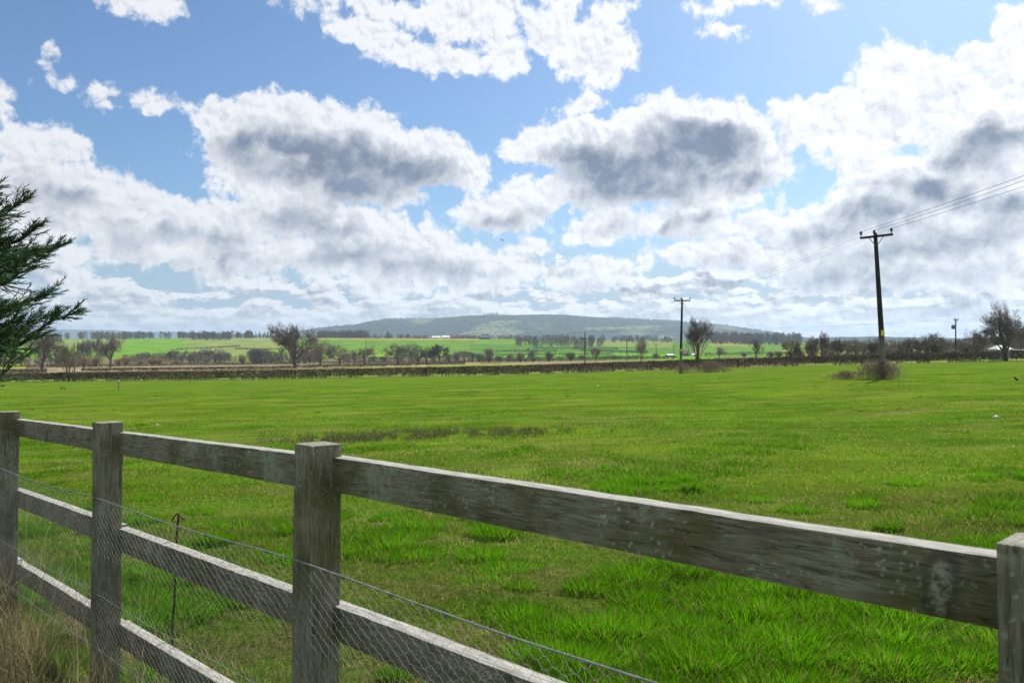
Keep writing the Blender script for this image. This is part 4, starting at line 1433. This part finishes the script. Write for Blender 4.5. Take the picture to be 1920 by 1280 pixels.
# ------------------------------------------------------------------ village and farm
def house(label, px, Y, wpx, hpx, wall='brick', roof='tile_brown', depth=7.0, chim=1, wins=2, cat='house', name='house', pitch=0.45, rz=0.0, door=True):
    W = wpx * Y / FPX; H = hpx * Y / FPX
    root = thing(name, label, cat, at(px, Y), rz)
    eave = H * (1 - pitch)
    mb = MB()
    x, d = W / 2, depth / 2
    V = [(-x, -d, -0.6), (x, -d, -0.6), (x, d, -0.6), (-x, d, -0.6), (-x, -d, eave), (x, -d, eave), (x, d, eave), (-x, d, eave), (-x, 0, H - 0.1), (x, 0, H - 0.1)]
    mb.add(V, [(0, 3, 2, 1), (0, 1, 5, 4), (2, 3, 7, 6), (1, 2, 6, 9, 5), (3, 0, 4, 8, 7)])
    mb.build('wall', M[wall], root)
    mb = MB()
    ov = 0.35
    th_ = 0.18
    for s in (-1, 1):
        dz = (H - eave) / d * ov
        V = [(-x - ov, s * (d + ov), eave - dz + 0.02), (x + ov, s * (d + ov), eave - dz + 0.02), (x + ov, 0, H + 0.02), (-x - ov, 0, H + 0.02)]
        V2 = [(a, b, c + th_) for a, b, c in V]
        mb.add(V + V2, [(0, 1, 2, 3), (4, 7, 6, 5), (0, 4, 5, 1), (1, 5, 6, 2), (3, 2, 6, 7), (0, 3, 7, 4)])
    rf = mb.build('roof', M[roof], root)
    for i in range(chim):
        cx_ = (-x + 0.7) if i == 0 else (x - 0.7)
        mb = MB(); mb.box((cx_, 0, H + 0.35), (0.7, 0.7, 1.7)); mb.box((cx_, 0, H + 1.26), (0.85, 0.85, 0.12)); mb.tube([(cx_, 0, H + 1.3), (cx_, 0, H + 1.65)], 0.14, 8)
        mb.build('chimney', M['brick'], rf)
    for i in range(wins):
        wx = -x + W * (i + 0.5 + (0.0 if not door else 0.0)) / wins
        fr = MB(); fr.box((wx, -d - 0.03, eave * 0.62), (min(1.3, W * 0.16), 0.08, min(1.2, eave * 0.4)))
        w_ = fr.build('window', M['white'], root)
        pn = MB(); pn.box((wx, -d - 0.09, eave * 0.62), (min(1.05, W * 0.13), 0.03, min(0.95, eave * 0.32))); pn.build('pane', M['glass_dark'], w_)
    if door:
        dd = MB(); dd.box((W * 0.06, -d - 0.04, min(1.0, eave * 0.4)), (0.95, 0.08, min(2.0, eave * 0.8))); dd.build('door', M['black_board'], root)
    return root


house('dark village house with two chimneys left of the white roofed sheds', 783, 1440, 15, 6.0, 'brick', 'slate', 8, 2, 3)
house('small pale walled shed at the left end of the village', 770, 1445, 8, 3.6, 'render_wall', 'slate', 6, 0, 1, 'shed', 'farm_shed', 0.3)
house('low dark roofed cottage between the chimney house and the white sheds', 797, 1450, 9, 4.0, 'brick', 'slate', 7, 1, 2)
house('left one of the two white roofed sheds in the village', 818, 1440, 15, 5.0, 'render_wall', 'white', 20, 0, 3, 'shed', 'farm_shed', 0.55)
house('right one of the two white roofed sheds in the village, a little higher', 836, 1460, 14, 6.0, 'render_wall', 'white', 20, 0, 3, 'shed', 'farm_shed', 0.55)
house('brown roofed house next to the right white shed', 850, 1450, 12, 6.2, 'brick', 'tile_brown', 8, 1, 3)
house('brown roofed house, second to the right of the white sheds', 864, 1452, 11, 6.2, 'brick', 'tile_brown', 8, 1, 3)
house('long brown roofed house above the hedge left of the black barn', 882, 1450, 16, 6.4, 'brick', 'tile_brown', 8, 1, 4)
house('tall brown roofed house right behind the black barn', 909, 1440, 13, 9.0, 'brick', 'tile_brown', 9, 2, 3)
b_ = house('black barn with a pale end on the field below the village', 909, 1380, 20, 6.5, 'black_board', 'slate', 9, 0, 3, 'barn', 'barn', 0.5, 0.25)
house('house with a white gable end right of the black barn', 927, 1440, 6, 7.0, 'render_wall', 'slate', 9, 1, 1, pitch=0.5, rz=1.2)
house('brown roofed house right of the white gable', 936, 1450, 11, 6.2, 'brick', 'tile_brown', 8, 1, 3)
house('rightmost brown roofed village house before the wood', 950, 1450, 11, 6.0, 'brick', 'tile_brown', 8, 1, 3)
house('brown roofed farmhouse half hidden among the trees right of the village', 983, 1300, 24, 7.5, 'brick', 'tile_brown', 9, 2, 4)
house('long white roofed farm shed in the valley near the second power pole', 1256, 640, 12, 4.2, 'black_board', 'white', 8, 0, 2, 'shed', 'farm_shed', 0.4)
house('red brick farmhouse in the valley behind the second power pole', 1286, 650, 13, 9.5, 'brick', 'tile_brown', 6, 2, 3)
house('small white outbuilding right of the valley farmhouse', 1301, 640, 7, 4.0, 'render_wall', 'white', 5, 0, 1, 'shed', 'farm_shed', 0.4)

# pale hip roofed building with long low wing behind the right end of the hedge
wr = thing('farm_building', 'pale building with a white hipped roof and long low wing behind the hedge end', 'building', at(1876, 150) - Vector((0, 0, 0.45)))
wz = 2.4
mb = MB(); mb.box((0, 0, 0.9), (2.9, 3.0, 2.6)); mb.build('wall', M['render_wall'], wr)
mb = MB()
mb.add([(-1.55, -1.6, 2.2), (1.55, -1.6, 2.2), (1.55, 1.6, 2.2), (-1.55, 1.6, 2.2), (-0.6, 0, 2.95), (0.7, 0, 2.95)], [(0, 1, 5, 4), (1, 2, 5), (2, 3, 4, 5), (3, 0, 4), (0, 3, 2, 1)])
mb.build('roof', M['white'], wr)
mb = MB(); mb.box((6.6, 1.5, 0.8), (10.0, 3.0, 2.2)); mb.build('wall', M['render_wall'], wr)
mb = MB(); mb.box((6.6, 1.5, 2.0), (10.3, 3.4, 0.18)); mb.build('roof', M['white'], wr)

# ------------------------------------------------------------------ poles and cables
POLES = {}


def power_pole(label, px, Y, top_px, top_py, r=0.14, arm=None, arm_drop=0.25, tilt=0.0, sign=False, mat='pole', extra=None, arm_rz=0.0):
    base = at(px, Y)
    topw = pxz(top_px, top_py, Y)
    root = thing('power_pole', label, 'pole', base)
    lean = topw - base
    pts = [Vector((0, 0, -0.5)) - lean * 0.0 + lean * (-0.06)] + [lean * (k / 8) for k in range(0, 9)]
    pts[0].z = -0.5
    mb = MB(); mb.tube([tuple(p) for p in pts], [r * 1.08] + [r * (1.06 - 0.42 * k / 8) for k in range(9)], 14)
    mb.build('pole', M[mat], root, True)
    tips = []
    if arm:
        c = lean * (1 - arm_drop / lean.length)
        Mx = Matrix.Rotation(arm_rz, 3, 'Z') @ Matrix.Rotation(-tilt, 3, 'Y')
        ax = Mx @ Vector((1, 0, 0))
        mb = MB(); mb.box(tuple(c + Vector((0, -0.13, 0))), (arm, 0.10, 0.13), Mx); ao = mb.build('crossarm', M['pole'], root)
        for s in (-1, 1):
            mb = MB(); mb.tube([tuple(c + ax * s * 0.42 + Vector((0, -.12, -0.05))), tuple(c + ax * s * 0.05 + Vector((0, -.12, -0.52)))], 0.022, 6); mb.build('brace', M['steel'], root)
        for s in (-0.96, -0.14, 0.93):
            p = c + ax * s * arm / 2 + Vector((0, -0.13, 0.06))
            mb = MB()
            mb.tube([tuple(p), tuple(p + Vector((0, 0, 0.15)))], 0.022, 6)
            mb.tube([tuple(p + Vector((0, 0, 0.12))), tuple(p + Vector((0, 0, 0.15))), tuple(p + Vector((0, 0, 0.2))), tuple(p + Vector((0, 0, 0.23))), tuple(p + Vector((0, 0, 0.28))), tuple(p + Vector((0, 0, 0.32)))], [0.05, 0.09, 0.05, 0.085, 0.06, 0.03], 10)
            mb.build('insulator', M['ceramic'], root)
            tips.append(base + p + Vector((0, 0, 0.29)))
    if sign:
        k = 0.315
        p = lean * k
        mb = MB(); mb.box(tuple(p + Vector((0, -r * 1.02, 0))), (0.20, 0.012, 0.30)); mb.build('sign_plate', M['yellow'], root)
    POLES[label] = (root, tips, base + lean)
    return root, tips, base + lean


_, tipsA, _ = power_pole('leaning dark power pole with three insulators rising from the bramble bush', 1658, 46, 1641, 437, 0.165, 1.86, 0.20, math.atan2(7, 61), True)
_, tipsB, _ = power_pole('straight dark power pole with cross arm beside the tall bare ash', 1276, 92.5, 1279, 560, 0.16, 1.86, 0.22, 0.0, True)
_, tipsC, topC = power_pole('power pole beyond the hedge carrying a low cross arm', 1097, 205, 1097, 622, 0.17, 2.3, 1.75, 0.0)
_, tipsD, topD = power_pole('small T shaped power pole beyond the hedge, left of the open crowned tree', 1176, 300, 1175, 637, 0.17, 1.9, 0.2, 0.0)
_, tipsE, topE = power_pole('far T shaped power pole in the valley, right of the open crowned tree', 1231, 430, 1230, 645, 0.18, 2.6, 0.2, 0.0)
_, tipsE2, _ = power_pole('farthest small power pole close to the valley farm', 1264, 560, 1263, 648, 0.2, 3.0, 0.2, 0.0)
rT, tipsT, topT = power_pole('brown power pole with a grey transformer above the thicket', 1792, 155, 1792, 598, 0.15, 0.9, 0.2, 0.0)
base = at(1792, 155)
mb = MB()
hT = topT.z - base.z
mb.tube([(-0.45, -0.1, hT - 1.95), (-0.45, -0.1, hT - 1.90), (-0.45, -0.1, hT - 1.2), (-0.45, -0.1, hT - 1.15)], [0.25, 0.33, 0.33, 0.25], 14)
mb.box((-0.18, -0.05, hT - 1.5), (0.3, 0.12, 0.12))
mb.box((-0.80, -0.1, hT - 1.55), (0.06, 0.34, 0.6))
for s in (-.15, .15):
    mb.tube([(-0.45 + s, -0.1, hT - 1.16), (-0.45 + s, -0.1, hT - 0.95)], 0.05, 8)
mb.build('transformer', M['steel'], rT)
_, tipsF, topF = power_pole('pale slender pole without arms in front of a bare tree', 686, 330, 686.5, 635, 0.20, None, mat='pole_pale')
_, tipsG, topG = power_pole('grey pole standing in the near hedge among the sapling stems', 140, 139, 140, 641, 0.11, None, mat='pole_pale')


def cable(label, a, b, sag, r=0.011, n=40):
    mb = MB()
    pts = []
    for k in range(n + 1):
        t = k / n
        p = a.lerp(b, t)
        p.z -= sag * 4 * t * (1 - t)
        pts.append(tuple(p))
    mb.tube(pts, r, 5)
    o = mb.build('power_cable', M['cable'])
    return tag(o, label, 'cable')


nm = ['left', 'middle', 'right']
p0b = Vector((23.2, -0.5, 0.6))
for i in range(3):
    far0 = Vector((tipsA[i].x + 1.7, 0.0, 10.2 + 0.02 * i))
    cable(['upper', 'central', 'lower'][i] + ' of the three cables running from the leaning pole out at the upper right', tipsA[i], far0, 0.45, 0.009)
    cable('cable strung between the leaning pole and the straight pole, on their ' + nm[i] + ' insulators', tipsA[i], tipsB[i], 0.50, 0.0042)
    cable('thin cable from the ' + nm[i] + ' insulator of the straight pole to the pole beyond', tipsB[i], tipsC[i], 0.9, 0.006, 50)
cable('single thin cable crossing from the low cross arm pole to the transformer pole', topC, topT, 0.7, 0.011, 60)
cable('stay wire slanting right from the straight pole into the tall ash', tipsB[1] + Vector((0.1, 0.1, -0.3)), pxz(1303, 606, 97), 0.05, 0.012, 10)
cable('single thin cable running left from the low cross arm pole across the hill', topC, pxz(880, 640, 900), 1.2, 0.03, 60)


# ------------------------------------------------------------------ bramble bushes
def bramble(label, px, Y, wl, wr_, hmax, n, seed):
    rn = np.random.default_rng(seed)
    root = thing('bramble_bush', label, 'bush', at(px, Y))
    P0, P1, rr = [], [], []
    ends = []
    for i in range(n):
        sgn = 1 if rn.random() < wr_ / (wl + wr_) else -1
        x0 = sgn * abs(rn.normal(0, 0.42)) * (wl if sgn < 0 else wr_)
        y0 = rn.normal(0, 0.5)
        a = rn.uniform(0, 2 * np.pi)
        reach = rn.uniform(0.3, 1.0) * (wl if math.cos(a) < 0 else wr_) * 0.5
        hh = hmax * rn.uniform(0.35, 1.0) * max(0.25, 1 - (x0 / (wl if x0 < 0 else wr_)) ** 2)
        m_ = 9
        pts = []
        for k in range(m_):
            t = k / (m_ - 1)
            x = x0 + math.cos(a) * reach * t; y = y0 + math.sin(a) * reach * 0.6 * t
            z = hh * math.sin(min(1.0, t * 1.05) * math.pi * rn.uniform(0.62, 0.70)) + rn.normal(0, 0.02)
            pts.append([x, y, max(z, -0.05)])
        pts = np.array(pts)
        P0.append(pts[:-1]); P1.append(pts[1:]); rr.append(np.linspace(0.009, 0.004, m_ - 1))
        for _ in range(9):
            k = rn.integers(2, m_)
            d = rn.normal(0, 1, 3); d[2] = abs(d[2]) * 0.8; d /= np.linalg.norm(d)
            P0.append([pts[k]]); P1.append([pts[k] + d * rn.uniform(0.08, 0.35)]); rr.append([0.006])
            ends.append(pts[k] + d * 0.15)
    P0 = np.concatenate(P0); P1 = np.concatenate(P1); rr = np.concatenate(rr)
    V, F = seg_tubes(P0, P1, rr, rr * 0.7, 3)
    mesh_np('canes', V, [F], M['bramble'], root)
    ends = np.array(ends)
    pick = rn.integers(0, len(ends), 260)
    leaf_cloud('leaves', ends[pick] + rn.normal(0, 0.06, (260, 3)), 0.028, M['dead_leaf'], root)
    return root


bramble('arching brown bramble bush around the foot of the leaning pole', 1650, 46, 1.4, 1.35, 1.15, 230, 5)
bramble('low sprawling brown bramble left of the leaning pole, thin and straggly', 1588, 46.4, 0.9, 0.8, 0.42, 80, 6)
bramble('long dark bramble thicket at the foot of the straight power pole', 1335, 96, 2.9, 2.6, 1.5, 300, 7)
bramble('small dark bramble clump hugging the left of the straight power pole', 1282, 93.0, 1.2, 1.2, 1.2, 80, 8)


# ------------------------------------------------------------------ the conifer at the left edge
def conifer():
    bx_, by_ = -7.85, 9.0
    root = thing('conifer_tree', 'dark green feathery conifer reaching in from the left edge beyond the fence', 'tree', (bx_, by_, th(bx_, by_)))
    Ht = 6.0
    mb = MB()
    mb.tube([(0, 0, -0.2), (0.02, 0, 1.2), (-0.02, 0.02, 2.8), (0.0, 0, 4.4), (0, 0, Ht)], [0.16, 0.13, 0.09, 0.05, 0.01], 10)
    mb.build('trunk', M['bark'], root, True)
    rn = np.random.default_rng(4)
    P0, P1, rr = [], [], []
    lp0, lp1, lw, lc = [], [], [], []
    nb = 330
    for i in range(nb):
        h = 1.55 + (Ht - 1.8) * ((i + rn.random()) / nb) ** 1.25
        a = i * 2.399963 + rn.normal(0, 0.25)
        env = float(np.interp(h, [1.2, 1.5, 2.0, 2.5, 2.9, 3.2, 3.7, 6.0], [1.9, 2.3, 2.5, 2.7, 2.6, 2.2, 1.55, 0.3]))
        Lb = max(0.35, env * rn.uniform(0.62, 1.03))
        d = np.array([math.cos(a), math.sin(a), 0.0])
        m_ = 12
        rise = rn.uniform(-0.08, 0.13)
        pts = []
        for k in range(m_):
            t = k / (m_ - 1)
            z = h + Lb * (rise * t + 0.13 * t ** 2 - 0.08 * math.sin(t * math.pi) + 0.02 * rn.normal())
            side = np.array([-d[1], d[0], 0]) * 0.06 * math.sin(t * 4 + i)
            pts.append(d * Lb * t + side + np.array([0, 0, z]))
        pts = np.array(pts)
        P0.append(pts[:-1]); P1.append(pts[1:]); rr.append(np.linspace(0.018, 0.004, m_ - 1))
        # secondary sprays
        ns = int(20 + 24 * Lb)
        hue = rn.uniform(0.7, 1.3)
        for s in range(ns):
            t = 0.22 + 0.78 * (s + rn.random()) / ns
            f = t * (m_ - 1); j = min(int(f), m_ - 2)
            p = pts[j] + (pts[j + 1] - pts[j]) * (f - j)
            ax = pts[j + 1] - pts[j]; ax /= np.linalg.norm(ax)
            sd = np.cross(ax, [0, 0, 1]) * (1 if s % 2 else -1)
            dv = ax * rn.uniform(0.55, 0.95) + sd * rn.uniform(0.40, 1.0) + np.array([0, 0, rn.uniform(-0.45, 0.35)])
            dv /= np.linalg.norm(dv)
            Ls = (0.20 + 0.36 * (1 - t) + 0.06) * rn.uniform(0.6, 1.25)
            q0 = p
            mm = 6
            prev = p
            for k in range(mm):
                dv = dv + np.array([0, 0, 0.05]) + rn.normal(0, 0.05, 3); dv /= np.linalg.norm(dv)
                q1 = prev + dv * Ls / mm
                lp0.append(prev); lp1.append(q1); lw.append(0.0058); lc.append(hue)
                # tertiary cords
                for s2 in (-1, 1):
                    for _ in range(2):
                        pr = prev + (q1 - prev) * rn.random()
                        s3 = np.cross(dv, [0, 0, 1.0]); s3 /= np.linalg.norm(s3) + 1e-6
                        e = dv * rn.uniform(0.6, 0.9) + s3 * s2 * rn.uniform(0.35, 0.7) + rn.normal(0, 0.18, 3)
                        e /= np.linalg.norm(e)
                        Lt = rn.uniform(0.05, 0.12) * (1.15 - 0.5 * k / mm)
                        lp0.append(pr); lp1.append(pr + e * Lt); lw.append(0.0050); lc.append(hue * rn.uniform(0.75, 1.3))
                prev = q1
    V, F = seg_tubes(np.concatenate(P0), np.concatenate(P1), np.concatenate(rr), np.concatenate(rr) * 0.8, 4)
    mesh_np('branches', V, [F], M['bark'], root)
    lp0 = np.array(lp0); lp1 = np.array(lp1); lw = np.array(lw); lc = np.array(lc)
    V, F = seg_tubes(lp0, lp1, lw, lw * 0.45, 3)
    c = np.array([0.080, 0.165, 0.062])[None] * lc[:, None]
    mesh_np('foliage', V, [F], M['conifer'], root, colors=np.repeat(c, 6, 0))


conifer()


# ------------------------------------------------------------------ birds
def bird_mesh(span, flap, yaw_tilt):
    mb = MB()
    L = span * 0.45
    mb.tube([(0, -L * .5, 0), (0, -L * .42, 0.0), (0, -L * .2, 0), (0, L * .1, 0), (0, L * .35, 0), (0, L * .5, 0)], [span * .008, span * .03, span * .055, span * .06, span * .03, span * .012], 8)
    mb.add([(-span * .06, L * .5 + span * .12, 0), (span * .06, L * .5 + span * .12, 0), (span * .02, L * .38, .004), (-span * .02, L * .38, .004)], [(0, 1, 2, 3)])
    return mb


def flying_bird(label, px, py, Y, span, flap, rz):
    root = thing('bird', label, 'bird', pxz(px, py, Y), rz)
    mb = bird_mesh(span, flap, 0); mb.build('body', M['black'], root, True)
    for s in (-1, 1):
        w = MB()
        z1, z2 = span * 0.25 * math.sin(flap), span * (0.25 * math.sin(flap) + 0.25 * math.sin(flap * 0.3))
        V = [(s * span * .03, -span * .07, .01), (s * span * .03, span * .08, .01), (s * span * .25, -span * .10, z1), (s * span * .25, span * .07, z1), (s * span * .5, -span * .03, z2), (s * span * .48, span * .05, z2)]
        V2 = [(a, b, c - span * 0.012) for a, b, c in V]
        w.add(V + V2, [(0, 1, 3, 2), (2, 3, 5, 4), (6, 8, 9, 7), (8, 10, 11, 9), (0, 2, 8, 6), (2, 4, 10, 8), (1, 7, 9, 3), (3, 9, 11, 5), (4, 5, 11, 10), (0, 6, 7, 1)])
        w.build('wing', M['black'], root)
    return root


BIRDS = [(942, 451, 110, 0.9, 0.7, 0.6, 'largest black flying bird, alone left of the small cloud above the hill'), (922, 442, 200, 0.9, 0.3, 1.2, 'small dark bird flying just upper left of the largest bird'),
         (371, 481, 160, 0.8, 0.5, 0.3, 'left one of two dark birds flying over the left cloud bank'), (400, 485, 160, 0.9, 0.2, 1.4, 'right one of two dark birds flying over the left cloud bank'),
         (746, 526, 170, 0.8, 0.4, 0.2, 'left one of two dark birds low over the middle clouds'), (773, 527, 150, 0.8, 0.3, 1.5, 'right one of two dark birds low over the middle clouds'),
         (812, 492, 170, 0.8, -0.4, 0.8, 'small dark bird flying above the pair over the middle clouds'), (816, 445, 230, 0.8, 0.6, 0.4, 'tiny dark bird high at the cloud edge left of the largest bird'),
         (804, 452, 240, 0.8, 0.4, 1.1, 'tiny dark bird just lower left of the one at the cloud edge'), (837, 479, 260, 0.8, 0.3, 0.9, 'faint tiny bird in front of the white cloud slope'), (1029, 517, 190, 0.8, 0.5, 0.5, 'dark bird flying before the low cloud right of centre')]
for px, py, Y, sp, fl, rz, lab in BIRDS:
    flying_bird(lab, px, py, Y, sp, fl, rz)


def standing_crow(label, px, Y, size, rz):
    p = at(px, Y)
    root = thing('crow', label, 'bird', p, rz)
    s = size
    mb = MB()
    mb.tube([(-.30 * s, 0, .16 * s), (-.18 * s, 0, .22 * s), (0, 0, .30 * s), (.13 * s, 0, .40 * s), (.18 * s, 0, .50 * s), (.22 * s, 0, .56 * s), (.27 * s, 0, .56 * s), (.36 * s, 0, .54 * s)],
            [.02 * s, .06 * s, .12 * s, .11 * s, .075 * s, .07 * s, .045 * s, .008 * s], 10)
    mb.build('body', M['black'], root, True)
    for y in (-.05, .05):
        mb = MB(); mb.tube([(0.0, y * s, .22 * s), (0.02 * s, y * s, .1 * s), (0.0, y * s, -0.01)], .014 * s, 5); mb.build('leg', M['black'], root)
    return root


standing_crow('black crow standing on the grass at the right edge of the field', 1906, 38.0, 0.42, 2.6)
standing_crow('left one of two small black crows feeding on the left of the field', 115, 84, 0.5, 0.3)
standing_crow('right one of two small black crows feeding on the left of the field', 121, 83, 0.45, 3.0)


# ------------------------------------------------------------------ stakes and litter
def stake(label, px, Y, hpx, mat='pole_pale', cap=True, r=0.05):
    root = thing('marker_post', label, 'post', at(px, Y), 0.4)
    h = hpx * Y / FPX
    mb = MB(); mb.box((0, 0, h / 2 - 0.1), (r * 2, r * 2, h + 0.2), None, 0.08); mb.build('post', M[mat], root)
    if cap:
        mb = MB(); mb.box((0, 0, h - 0.04), (r * 2.7, r * 2.7, 0.16), None, 0.1); mb.build('cap', M['white'], root)
    return root


stake('short pale marker post standing alone on the left of the field', 222.5, 76, 18, r=0.055)
for px, lab in ((20, 'grey wooden stake at the hedge foot nearest the conifer'), (105, 'grey wooden stake at the hedge foot left of the sapling tree'), (191, 'grey wooden stake at the hedge foot right of the sapling tree'), (474, 'thin grey stake at the hedge foot below the oak')):
    stake(lab, px, float(hedge_line_Y(px)) - 2.2, 8, cap=False, r=0.045)


def litter(label, px, Y, s):
    mb = MB()
    n = 7
    ring = [(math.cos(k * 6.283 / n) * s * random.uniform(.6, 1.2), math.sin(k * 6.283 / n) * s * 0.7 * random.uniform(.6, 1.2), 0.0) for k in range(n)]
    top = [(x * .6, y * .6, s * random.uniform(.35, .7)) for x, y, z in ring]
    mb.add(ring + top, [tuple(range(n))[::-1], tuple(range(n, 2 * n))] + [(k, (k + 1) % n, n + (k + 1) % n, n + k) for k in range(n)])
    o = mb.build('litter', M['white'])
    p = at(px, Y); o.location = (p.x, p.y, p.z + 0.02)
    return tag(o, label, 'litter')


litter('scrap of white litter lying in the grass at the right of the field', 1868, 18.0, 0.07)
litter('small white scrap in the grass on the left above the fence rail', 294, 22.0, 0.05)
litter('tiny white scrap in the grass far right of the pole by the tall ash', 1122, 47.0, 0.08)
